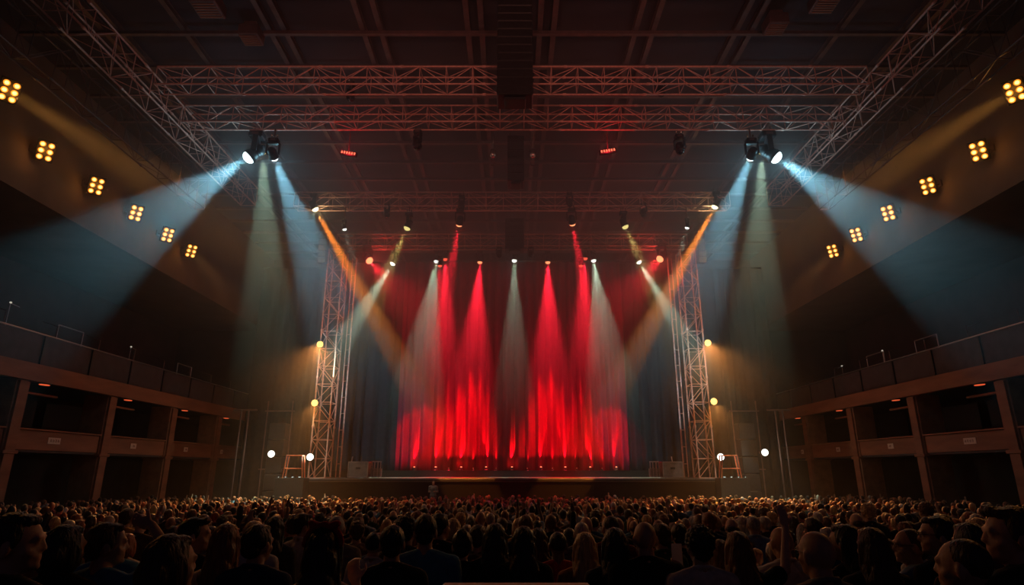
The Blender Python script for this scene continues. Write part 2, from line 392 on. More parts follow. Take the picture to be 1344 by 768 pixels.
for s_ in (-1, 1):
    sd = 'left' if s_ < 0 else 'right'
    truss('long truss running towards the stage high on the %s' % sd, (s_ * 12.85, 6, 14.85), (s_ * 12.85, 27, 14.85), .7, .9, 1.0)
    truss('tall %s tower truss standing on the stage edge' % sd, (s_ * 11.22, 36.75, 1.6), (s_ * 11.22, 36.75, 15.6), .95, 1.1, 1.05, 'tower_truss', 'tower', .045, up=V((0, 1, 0)))
    truss('dark lower bracing truss hanging outside the long %s truss' % sd, (s_ * 15.2, 11, 15.0), (s_ * 15.2, 27, 15.0), .5, 1.6, 1.6, 'bracing_truss', 'truss', .03, 'steel')
    q = empty('masking_pipe', (s_ * 10.35, 37.9, 1.6), 0, 'slim upright pipe pair with drape border beside the %s tower' % sd, 'pipe')
    MB().tube((0, 0, 0), (0, 0, 14), .05).build('pole', M['alu'], q); MB().tube((s_ * .28, .1, 0), (s_ * .28, .1, 14), .035).build('pole', M['alu'], q)
    mb = MB()
    for k in range(13): mb.tube((0, 0, .8 + k), (s_ * .28, .1, .8 + k), .018)
    mb.build('rung', M['alu'], q)
    # amber lit ladder legs and stage-side frame
    q = empty('work_frame', (s_ * 12.15, 34.9, floor_z(34.9)), 0, 'small orange-lit tubular frame on a dark plinth at the foot of the %s tower' % sd, 'frame')
    zz = 2.72
    MB().box((0, 0, zz / 2), (1.6, .9, zz), bev=.02).build('plinth', M['black'], q)
    MB().path([(-.55, 0, zz), (-.42, 0, zz + 1.2), (.42, 0, zz + 1.2), (.55, 0, zz)], .035).path([(-.55, .4, zz), (-.42, .4, zz + 1.2), (.42, .4, zz + 1.2), (.55, .4, zz)], .035).tube((-.5, 0, zz + .5), (.5, 0, zz + .5), .03).tube((-.42, 0, zz + 1.2), (-.42, .4, zz + 1.2), .03).tube((.42, 0, zz + 1.2), (.42, .4, zz + 1.2), .03).build('tubing', M['orange_lit_tube'], q)
    for k in range(4):
        q = empty('marker_lamp', (s_ * (11.55 + .38 * k), 34.35, floor_z(34.9) + 2.74), 0, 'tiny cold marker lamp on the %s plinth edge, %s of four counting outward' % (sd, ['first', 'second', 'third', 'fourth'][k]), 'lamp')
        MB().box((0, 0, .03), (.14, .1, .06), bev=.01).build('housing', M['black'], q)
        MB().box((0, -.055, .035), ((.11, .09, .05, .03)[k], .01, .03)).build('lens', M['g_small'], q)
    # ground-stacked dark speaker stack outside the tower
    q = empty('speaker_stack', (s_ * 14.1, 37.5, floor_z(37.5)), 0, 'tall dark scaffold and speaker stack outside the %s tower' % sd, 'speaker')
    for k in range(6): MB().box((0, 0, .5 + k * .98), (.95, .9, .94), bev=.04).build('cabinet', M['black'], q)
    for x in (-.75, .75): MB().tube((x, -.3, 0), (x, -.3, 7.2), .04).build('upright', M['steel'], q)
    for z in (3.2, 6.6): MB().tube((-.9, -.3, z), (.9, -.3, z), .035).build('rail', M['steel'], q)
    q = empty('light_pole', (s_ * 15.9, 36.5, floor_z(36.5)), 0, 'twin-legged light pole behind the outer white lamp on the %s' % sd, 'pole')
    for x in (-.22, .22): MB().tube((x, 0, 0), (x, 0, 6.6), .05).build('upright', M['steel'], q)
    MB().tube((-.7, 0, 6.6), (.7, 0, 6.6), .05).build('crossbar', M['steel'], q)
    # line array by tower top
    q = empty('line_array_speaker', at(426 if s_ < 0 else 918, 308, 35.2), 0, 'small dark speaker column hanging beside the top of the %s tower' % sd, 'speaker')
    for k in range(5): MB().box((0, .02 * k, -.2 - k * .37), (.5, .5, .35), bev=.03, rot=Matrix.Rotation(.04 * k, 3, 'X')).build('cabinet', M['black'], q)
    MB().box((0, 0, .03), (.6, .4, .06)).build('flying_frame', M['steel'], q)
    zt = 17.5 - q.location.z
    MB().tube((0, 0, .05), (0, 0, CZ - .5 - q.location.z), .02).build('chain', M['chain'], q)

# hanging columns on the centre line
def cluster(name, label, px0, px1, pyb, Y, ztop, n_):
    pl = at(px0, pyb, Y); pr = at(px1, pyb, Y); wd = pr.x - pl.x; cx = (pl.x + pr.x) / 2
    q = empty(name, (cx, Y + .5, pl.z), 0, label, 'speaker'); H = ztop - pl.z; h = H / n_
    for k in range(n_): 
        MB().box((0, 0, (k + .5) * h), (wd, .9, h * .985), bev=.03).build('cabinet', M['black'], q)
    MB().box((0, 0, -.05), (wd * .6, .6, .1), bev=.02).build('bottom_frame', M['black'], q)
    for x in (-.25, .25): MB().tube((x, 0, H), (x, 0, CZ - .4 - pl.z), .025).build('chain', M['chain'], q)
    return q
cluster('speaker_column', 'large black speaker column hanging at top centre in front of the near truss', 652, 700, 122, 17.3, 17.9, 12)
cluster('speaker_column', 'black speaker column hanging behind the second truss on the centre line', 666, 688, 236, 24.5, 16.8, 6)
cluster('speaker_column', 'narrow black speaker column hanging in front of the lowest truss over the central white beam', 663, 688, 326, 34.9, 17.2, 8)
for px in (647, 699):
    p = at(px, 200, 24.0); q = empty('chain_hoist', p, 0, 'small glinting chain hoist just %s of the middle speaker column' % ('left' if px < 672 else 'right'), 'hoist')
    MB().lathe([(.07, -.25), (.13, -.2), (.13, .1), (.07, .15)], 12).build('motor', M['chain'], q)
    c = MB()
    for k in range(24): c.ball(((k % 2) * .015, 0, .2 + k * .07), (.018, .018, .04), 6, 4)
    c.tube((0, 0, .15), (0, 0, CZ - .5 - p.z), .008, n=5); c.build('chain', M['chain'], q)
    MB().box((0, 0, -.5), (.18, .14, .3), bev=.02).build('hook_block', M['steel'], q)

# ------------------------------------------------------------------ light fixtures
def fix_meshes():
    d = {}
    # head along -Z (beam direction); lens at z=-.0
    d['head'] = MB().lathe([(.12, .42), (.17, .38), (.19, .2), (.19, .1), (.215, .04), (.215, -.06), (.18, -.06), (.17, -.02)], 20).lathe([(.205, .16), (.205, .18)], 20).lathe([(.205, .24), (.205, .26)], 20).mesh('head', M['black'])
    d['yoke'] = MB().box((-.26, 0, .22), (.05, .16, .5), bev=.015).box((.26, 0, .22), (.05, .16, .5), bev=.015).box((0, 0, .47), (.57, .18, .06), bev=.015).mesh('yoke', M['black'])
    d['base'] = MB().box((0, 0, .60), (.42, .32, .2), bev=.03).box((0, -.163, .6), (.2, .01, .08), mi=1).mesh('base', [M['black'], M['steel']])
    d['clamp'] = MB().tube((-.12, 0, .7), (-.12, 0, .84), .02).tube((.12, 0, .7), (.12, 0, .84), .02).lathe([(.045, -.03), (.055, 0), (.045, .03)], 10, o=(-.12, 0, .87), rot=Matrix.Rotation(PI / 2, 3, 'Y')).lathe([(.045, -.03), (.055, 0), (.045, .03)], 10, o=(.12, 0, .87), rot=Matrix.Rotation(PI / 2, 3, 'Y')).mesh('clamp', M['chain'])
    return d
FM = fix_meshes(); LENS = {}
def lens_mesh(key, r=.165):
    if (key, r) not in LENS: LENS[(key, r)] = MB().lathe([(r, .0), (r * 1.12, -.05), (r * 1.1, -.10), (r * .9, -.155), (r * .55, -.195), (r * .1, -.21)], 20).mesh('lens', M[key])
    return LENS[(key, r)]
def lamp(parent, p, dirv, col, power, full, blend, soft=.1, name='lamp_light'):
    l = bpy.data.lights.new(name, 'SPOT'); l.color = col; l.energy = power; l.spot_size = math.radians(full); l.spot_blend = blend; l.shadow_soft_size = soft
    o = bpy.data.objects.new(name, l); COL.objects.link(o); o.matrix_world = Matrix.Translation(p) @ V(dirv).to_track_quat('-Z', 'Y').to_matrix().to_4x4()
    return o
def halo_fill(p, col, power, soft=.12):
    """added point light at a lens, standing in for its glare halo"""
    l = bpy.data.lights.new('lamp_halo_fill', 'POINT'); l.color = col; l.energy = power; l.shadow_soft_size = soft
    o = bpy.data.objects.new('lamp_halo_fill', l); COL.objects.link(o); o.location = p; return o
SPC = dict(g_blue=((.35, .8, 1), 75), g_white=((.8, 1, .85), 12), g_warm=((1, .8, .4), 36), g_redhot=((1, .04, .03), 14), g_red=((1, .03, .03), 16), g_yel=((1, .8, .3), 7))
def fixture(label, p, target, key, col=None, power=0, full=20, blend=.4, sc=1.0, drop=0, group=None, ztop=None, extra=(), sp=1.0):
    """moving head whose lens sits at p and looks at target; ztop = height of the pipe it hangs from"""
    p = V(p); target = V(target); dr = (target - p).normalized()
    t = empty('moving_head_light', p, 0, label, 'stage light', group)
    q = dr.to_track_quat('-Z', 'Y')
    yaw = math.atan2(dr.y, dr.x) - PI / 2 if V((dr.x, dr.y)).length > .05 else 0
    hd = obj('head', FM['head'], t); hd.rotation_mode = 'QUATERNION'; hd.rotation_quaternion = q; hd.scale = (sc,) * 3
    piv = q @ V((0, 0, .15 * sc)); hd.location = (0, 0, 0)
    if key: ln = obj('lens', lens_mesh(key), hd)
    else: ln = obj('lens', lens_mesh('glassd'), hd)
    yk = obj('yoke', FM['yoke'], t); yk.rotation_euler = (0, 0, yaw); yk.location = piv - V((0, 0, .0)); yk.scale = (sc,) * 3
    bs = obj('base', FM['base'], t); bs.location = piv; bs.scale = (sc,) * 3
    cl = obj('clamp', FM['clamp'], t); cl.location = piv; cl.scale = (sc,) * 3
    if ztop is not None:
        top = p.z + piv.z + .87 * sc
        if ztop > top + .02: 
            MB().tube((piv.x, piv.y, top - p.z - .05), (piv.x, piv.y, ztop - p.z), .03).build('drop_pipe', M['steel'], t)
    if col: lamp(t, p + dr * .25 * sc, dr, col, power, full, blend)
    if key in SPC and sp: halo_fill(p + dr * .34 * sc, SPC[key][0], SPC[key][1] * sp * sc)
    for (c2, pw, tg, fu, bl) in extra:
        d2 = (V(tg) - p).normalized(); lamp(t, p + d2 * .26 * sc, d2, c2, pw, fu, bl)
    return t
M['glassd'] = mat('dark_lens', (.02, .02, .025), .1, 0)
PW = 1.0   # global beam power factor
WHITE = (.74, 1, .70); RED = (1, .011, .032); BLUE = (.30, .74, .92); GREEN = (.72, .95, .75); ORANGE = (1, .42, .1); YEL = (1, .78, .2)
T4 = 36.4; T3 = 31.8
def tgt(px, py, Y): return at(px, py, Y)
b4 = 15.72  # underside of lowest truss
b3 = 16.4
# row on the lowest truss
def f4(px, py, tp, key, col, pw, full, label, blend=.35, Y=36.1, **k):
    return fixture(label, at(px, py, Y), tgt(*tp), key, col, pw * PW, full, blend, sc=k.pop('sc', .85), ztop=b4, **k)
# pipe close in front of the curtain, seen just under the lowest truss
RP = empty('lighting_pipe', (0, 41.6, 17.62), 0, 'thin black pipe under the ceiling before the curtain carrying the row of spotlights', 'pipe')
MB().tube((-8.6, 0, 0), (8.6, 0, 0), .045).build('bar', M['black'], RP)
for x in (-8, -4, 0, 4, 8): MB().tube((x, 0, 0), (x, 0, CZ - .45 - 17.62), .02).build('hanger', M['steel'], RP)
bp = 17.6
def f5(px, py, tp, key, col, pw, full, label, blend=.35, Y=41.6, **k):
    return fixture(label, at(px, py, Y), tgt(*tp), key, col, pw * PW, full, blend, sc=.95, ztop=bp, **k)
f5(573, 342, (536, 590, 40.8), 'g_white', WHITE, 16000, 25, 'white spotlight on the pipe before the curtain, beam falling outward over its left part')
f5(779, 341, (814, 590, 40.8), 'g_white', WHITE, 16000, 25, 'white spotlight on the pipe before the curtain, beam falling outward over its right part')
f5(675, 341, (674, 590, 40.8), 'g_white', WHITE, 13000, 19, 'white spotlight at the centre of the curtain pipe pointing straight down')
f4(516, 345, (455, 440, 35.5), 'g_white', WHITE, 27000, 17, 'white spotlight near the left end of the lowest truss, beam crossing the left tower')
f4(838, 343, (895, 436, 35.5), 'g_white', WHITE, 27000, 15, 'white spotlight near the right end of the lowest truss, beam crossing the right tower')
f5(630, 343, (614, 590, 42.6), 'g_redhot', RED, 90000, 25, 'red spotlight on the curtain pipe just left of centre', blend=.6)
f5(719, 343, (722, 590, 42.6), 'g_redhot', RED, 90000, 25, 'red spotlight on the curtain pipe just right of centre', blend=.6)
f5(584, 339, (588, 590, 42.6), 'g_red', RED, 64000, 20, 'red spotlight close beside the left-hand white one on the curtain pipe', blend=.6)
f5(768, 338, (764, 590, 42.6), 'g_red', RED, 64000, 20, 'red spotlight close beside the right-hand white one on the curtain pipe', blend=.6)
f4(484, 341, (560, 430, 33.5), 'g_redhot', RED, 6500, 46, 'glaring red wash light at the left end of the lowest truss', blend=.8, sp=15, sc=1.25)
f4(867, 339, (790, 430, 33.5), 'g_redhot', RED, 6500, 46, 'glaring red wash light at the right end of the lowest truss', blend=.8, sp=15, sc=1.25)
# row on the third truss
def f3(px, py, tp, key, col, pw, full, label, blend=.35, Y=31.5, **k):
    return fixture(label, at(px, py, Y), tgt(*tp), key, col, pw * PW, full, blend, sc=k.pop('sc', 1.0), ztop=b3, **k)
f3(603, 293, (583, 400, 35.5), 'g_redhot', RED, 28000, 14, 'red spotlight on the third truss, left of the centre line')
f3(751, 292, (772, 400, 35.5), 'g_redhot', RED, 28000, 14, 'red spotlight on the third truss, right of the centre line')
f3(535, 298, (505, 365, 31.6), 'g_yel', YEL, 8000, 18, 'dim yellow spotlight on the third truss aimed down and outward on the left')
f3(820, 296, (851, 365, 31.6), 'g_yel', YEL, 8000, 18, 'dim yellow spotlight on the third truss aimed down and outward on the right')
f3(413, 273, (500, 430, 33.5), 'g_warm', (1, .27, .03), 115000, 10, 'bright warm spotlight at the left end of the third truss with an orange beam', sp=1.5, extra=[(BLUE, 2500, tgt(400, 370, 31.0), 22, .6)])
f3(939, 270, (852, 430, 33.5), 'g_warm', (1, .27, .03), 115000, 10, 'bright warm spotlight at the right end of the third truss with an orange beam', sp=1.5, extra=[(BLUE, 2500, tgt(955, 370, 31.0), 22, .6)])
f3(452, 300, (475, 380, 32.4), 'g_white', GREEN, 1800, 22, 'small pale spotlight below the left end of the third truss', sc=.6, blend=.7)
f3(902, 298, (880, 380, 32.4), 'g_white', GREEN, 1800, 22, 'small pale spotlight below the right end of the third truss', sc=.6, blend=.7)
# cold clusters below the second truss
for s_ in (-1, 1):
    sd = 'left' if s_ < 0 else 'right'; mx = lambda x: x if s_ < 0 else 1345 - x
    k = dict(ztop=14.86)
    fixture('big cold white spotlight of the %s cluster, beam thrown outward to the side wall' % sd, at(mx(329), 205, 21.0), at(mx(190), 296, 20.2), 'g_blue', BLUE, 22000, 33, .35, sc=1.3, **k)
    fixture('cold white spotlight of the %s cluster, beam angled inward to the stage' % sd, at(mx(359), 205, 21.0), at(mx(408), 330, 26.5), 'g_blue', BLUE, 19000, 21, .35, sc=.9, **k)
    fixture('pale green spotlight between the two cold white ones of the %s cluster' % sd, at(mx(345), 199, 21.5), at(mx(350), 400, 25.5), 'g_yel', (.62, .95, .68), 9500, 22, .4, sc=.6, **k)
# floor lights before the curtain
def gapy(x, g): return min(CURT(x, 2.6), CURT(x - .08, 2.6), CURT(x + .08, 2.6)) - g
for i, px in enumerate((543, 572, 605, 638, 672, 710, 742, 775, 809)):
    p = at(px, 612, 43.45); p.y = gapy(p.x, .26); q = empty('floor_uplight', (p.x, p.y, 2.0), 0, 'red floor uplight before the curtain, %s from the left end of the bright row' % 'first second third fourth fifth sixth seventh eighth ninth'.split()[i], 'stage light', None)
    MB().box((0, 0, .03), (.22, .18, .06), bev=.015).build('base', M['black'], q)
    MB().lathe([(.06, .06), (.085, .1), (.085, .24), (.075, .24)], 14).build('housing', M['black'], q)
    MB().lathe([(.08, .235), (.05, .27)], 14).build('lens', M['g_redhot'], q)
    lamp(q, V((p.x, p.y, 2.31)), V((0, .24, 1)), RED, 2600 * PW, 22, .6, .03); halo_fill(V((p.x, p.y - .12, 2.4)), (1, .05, .03), 5, .05)
for i, px in enumerate((589, 621, 651, 692, 725, 757, 790)):
    p = at(px, 610, 43.55); p.y = gapy(p.x, .22); q = empty('floor_uplight', (p.x, p.y, 2.0), 0, 'dimmer red floor uplight set back against the curtain, %s from the left' % 'first second third fourth fifth sixth seventh'.split()[i], 'stage light', None)
    MB().box((0, 0, .02), (.2, .18, .04), bev=.01).build('base', M['black'], q)
    MB().lathe([(.05, .04), (.07, .08), (.07, .16)], 14).build('housing', M['black'], q)
    MB().lathe([(.055, .155), (.04, .17)], 14).build('lens', M['g_red'], q)
    lamp(q, V((p.x, p.y, 2.22)), V((0, .2, 1)), RED, 600 * PW, 20, .9, .04)
# added wash lamps that redden the stage deck
for i, x in enumerate((-4.7, 4.5)):
    fixture('small added red wash light over the %s of the stage deck' % ('left half', 'right half')[i], (x, 37.3, 14.9), (x, 38.2, 1.6), 'g_red', RED, 13000 * PW, 30, .9, sp=0, sc=.7, ztop=b4 + .1)
# unlit moving heads
for (px, py, Y, zt, lb) in ((548, 192, 21.0, 14.86, 'below the second truss left of centre'), (893, 198, 21.0, 14.86, 'below the second truss right of centre'), (460, 128, 20.9, None, 'in the gap between the two near trusses on the left'), (868, 122, 20.9, None, 'in the gap between the two near trusses on the right'), (606, 271, 31.3, None, 'inside the third truss above the left red beam'), (748, 268, 31.3, None, 'inside the third truss above the right red beam'),
                            (508, 282, 31.6, 16.45, 'under the third truss on the left'), (845, 282, 31.6, 16.45, 'under the third truss on the right'), (655, 335, 36.2, 15.75, 'on the lowest truss by the central column on its left'), (697, 335, 36.2, 15.75, 'on the lowest truss by the central column on its right')):
    p = at(px, py, Y); fixture('unlit black moving head ' + lb, p, p + V((.1, .1, -1)), None, sc=.8, ztop=zt)
# red LED battens
for px, py, sl, lb in ((457, 201, .17, 'left'), (798, 198, -.17, 'right')):
    p = at(px, py, 21.0); q = empty('led_batten', p, 0, 'short tilted LED batten glowing red below the second truss on the ' + lb, 'stage light')
    R_ = Matrix.Rotation(sl, 3, 'Y')
    MB().box((0, .06, 0), (.68, .12, .2), rot=R_, bev=.02).build('housing', M['black'], q)
    for k in range(6): MB().box(R_ @ V(((k - 2.5) * .1, -.01, .01)), (.06, .03, .1), rot=R_, bev=.01).build('led_cell', M['g_led'], q)
    MB().tube((0, .06, .08), (0, .06, 14.86 - p.z), .025).build('drop_pipe', M['steel'], q)
    l = bpy.data.lights.new('led_glow', 'POINT'); l.color = RED; l.energy = 30; l.shadow_soft_size = .1; lo = bpy.data.objects.new('led_glow', l); COL.objects.link(lo); lo.location = p + V((0, -.2, -.02))
# amber blinders on the side bulkheads
for s_ in (-1, 1):
    sd = 'left' if s_ < 0 else 'right'
    spots = [(18.5, 19.2, 15.4)] + [(19.4, y, 14.75) for y in (22.4, 25.6, 28.7, 31.7, 34.3)]
    for i, (x, y, z) in enumerate(spots):
        q = empty('blinder_light', (s_ * x, y, z), 0, 'amber six-lamp blinder on the %s wall, %s counting from the hall end' % (sd, 'first second third fourth fifth sixth'.split()[i]), 'stage light')
        nx = V((-s_ * .62, -.62 if i else -.5, -.5)).normalized(); R_ = nx.to_track_quat('-Z', 'Y').to_matrix()
        MB().box(R_ @ V((0, 0, .1)), (.66, .9, .16), rot=R_, bev=.03).build('housing', M['black'], q)
        for a in (-.15, .15):
            for b_ in (-.27, 0, .27):
                c = R_ @ V((a, b_, 0)); mb = MB(); mb.lathe([(.105, .02), (.11, -.02), (.07, -.045)], 14, o=c, rot=R_); mb.lathe([(.07, -.045), (.05, -.075), (.01, -.085)], 12, o=c, rot=R_, mi=1); mb.build('lamp_cell', [M['g_cell'], M['g_core']], q)
        MB().tube((0, 0, 0), (s_ * (20.05 - x), 0, .1), .03).box((s_ * (19.97 - x), 0, .1), (.06, .3, .3)).build('bracket', M['steel'], q)
        lamp(q, V((s_ * x, y, z)) + nx * .12, V((-s_ * .55, .12, -.82)) if i > 1 else V((0, 5.5, 1.5)) - V((s_ * x, y, z)), (1, .36, .07), (200 if i > 1 else 700) * PW, 70 if i > 1 else 50, .8, .25); halo_fill(V((s_ * x, y, z)) + nx * .2, (1, .36, .05), 18, .3)
        if i == 0: lamp(q, V((s_ * x, y, z)) + nx * .1, V((-s_ * .36, 1, -.12)), (1, .4, .07), 26000 * PW, 22, .8, .2)
        if i == 5: lamp(q, V((s_ * x, y, z)) + nx * .1, V((-s_ * .05, 1, -.30)), (1, .4, .1), 8000 * PW, 24, .6, .2)
# tower lamps
for s_ in (-1, 1):
    sd = 'left' if s_ < 0 else 'right'
    for (px, py, key, Y, lb) in (((420, 452, 'g_amber', 35.9, 'upper amber lamp clamped to the left tower'), (413, 529, 'g_amber', 35.9, 'lower amber lamp clamped to the left tower'), (407, 600, 'g_white', 35.6, 'white lamp at the foot of the left tower'), (356, 596, 'g_white', 36.2, 'outer white lamp on the left light pole'))
                             if s_ < 0 else ((929, 450, 'g_amber', 35.9, 'upper amber lamp clamped to the right tower'), (937, 527, 'g_amber', 35.9, 'lower amber lamp clamped to the right tower'), (946, 600, 'g_white', 35.6, 'white lamp at the foot of the right tower'), (1004, 594, 'g_white', 36.2, 'outer white lamp on the right light pole'))):
        p = at(px, py, Y); q = empty('tower_lamp', p, 0, lb, 'stage light')
        R_ = V((-s_ * .12, -1, -.12)).to_track_quat('-Z', 'Y').to_matrix()
        MB().lathe([(.1, .3), (.2, .22), (.23, 0), (.2, 0)], 16, rot=R_).build('housing', M['black'], q)
        MB().lathe([(.19, .0), (.12, -.05)], 16, rot=R_).build('lens', M[key], q)
        MB().tube((0, .1, 0), (0, .45 if 'pole' not in lb else .3, 0), .03).box((0, .45, 0), (.3, .12, .12)).build('clamp', M['steel'], q)
        am = key == 'g_amber'
        lamp(q, p + V((-s_ * .02, -.12, -.01)), V((-s_ * .25, -1, -.82 if am else -.12)), (1, .36, .08) if am else (1, .95, .7), (15000 if am else 60) * PW, 58 if am else 74, .8, .15); halo_fill(p + V((0, -.22, 0)), (1, .5, .1) if am else (1, .97, .75), 34 if am else 44)

# added warm fill lights, above the frame, that brighten the trusses
for x in (-9, -3, 3, 9):
    lamp(None, V((x, 6, 11.5)), V((-x * .2, 13.5, 3.6)), (1, .33, .24), 950, 62, .8, .3, 'truss_fill')

GR = dict(moving_head_light='moving heads hanging from the trusses', floor_uplight='red floor lights before the curtain', blinder_light='amber blinders along the side walls', tower_lamp='lamps on the towers and poles', marker_lamp='marker lamps by the towers', lighting_truss='horizontal lighting trusses', tower_truss='stage towers', led_batten='red LED battens', speaker_column='centre speaker columns', number_plaque='plaques on the gallery fronts', soffit_downlight='orange downlights under the balconies')
for o in list(bpy.data.objects):
    k_ = o.name.split('.')[0]
    if k_ in GR and o.parent is None: o['group'] = GR[k_]
# ------------------------------------------------------------------ people
DG = bpy.context.evaluated_depsgraph_get
def capsule(mb, a, b, r0, r1, n=10):
    mb.ball(a, r0, n, 8); mb.ball(b, r1, n, 8); mb.tube(a, b, r0, r1, n=n)
def remesh(mb, voxel, name, m, smooth=3, disp=None):
    me = mb.mesh('tmp', m); o = bpy.data.objects.new('tmp', me); COL.objects.link(o)
    r = o.modifiers.new('r', 'REMESH'); r.mode = 'VOXEL'; r.voxel_size = voxel; r.use_smooth_shade = True
    if smooth: s_ = o.modifiers.new('s', 'SMOOTH'); s_.factor = .5; s_.iterations = smooth
    dg = DG(); dg.update(); out = bpy.data.meshes.new_from_object(o.evaluated_get(dg)); out.name = name
    bpy.data.objects.remove(o); bpy.data.meshes.remove(me)
    if not out.materials: out.materials.append(m)
    if disp:
        nrm = [v.normal.copy() for v in out.vertices]
        for v, n_ in zip(out.vertices, nrm): v.co += n_ * disp(v.co)
        out.update()
    return out
def R3(ax, d): return Matrix.Rotation(math.radians(d), 3, ax)

ARMS = {  # shoulder is (.185, 0, 1.42); right-hand side, mirrored for the left: elbow, wrist, hand direction, curl
    'down': (V((.235, -.02, 1.15)), V((.245, .05, .90)), V((0, .15, -1)), .5),
    'bent': (V((.23, -.03, 1.15)), V((.17, .20, 1.16)), V((-.7, .6, .3)), .5),
    'phone': (V((.22, .12, 1.18)), V((.10, .30, 1.42)), V((-.35, .2, 1)), .8),
    'chin': (V((.20, .14, 1.17)), V((.07, .19, 1.40)), V((-.3, -.1, 1)), 1.0),
    'head': (V((.33, .13, 1.56)), V((.20, .10, 1.74)), V((-.9, -.2, .3)), .5),
    'up': (V((.27, .10, 1.62)), V((.22, .16, 1.88)), V((0, .1, 1)), .25),
    'wave': (V((.36, .06, 1.50)), V((.40, .12, 1.78)), V((-.1, .1, 1)), .2),
    'cheek': (V((.23, .10, 1.22)), V((.15, .12, 1.47)), V((-.3, .2, 1)), .7),
}
def hand(mb, wrist, d, curl, side):
    d = d.normalized(); s_ = d.cross(V((0, 1, 0))); s_ = (s_ if s_.length > .1 else V((1, 0, 0))).normalized(); nrm = s_.cross(d).normalized()
    Rm = Matrix((s_, nrm, d)).transposed()
    mb.ball(wrist + d * .045, (.040, .016, .052), 10, 8, rot=Rm)
    for i, (off, ln) in enumerate(((-.030, .062), (-.010, .074), (.010, .070), (.029, .054))):
        p = wrist + d * .085 + s_ * off; c1 = curl * .9; dd = (d * math.cos(c1) + nrm * math.sin(c1)).normalized(); q = p + dd * ln * .5
        d3 = (d * math.cos(c1 * 2) + nrm * math.sin(c1 * 2)).normalized()
        capsule(mb, p, q, .0085, .008, 6); capsule(mb, q, q + d3 * ln * .5, .008, .0068, 6)
    p = wrist + d * .03 + s_ * (-side * .034); q = p + (d * .6 - s_ * side * .6 + nrm * .35).normalized() * .038
    capsule(mb, p, q, .011, .0095, 6); capsule(mb, q, q + (d * .9 + nrm * .4).normalized() * .028, .0095, .008, 6)

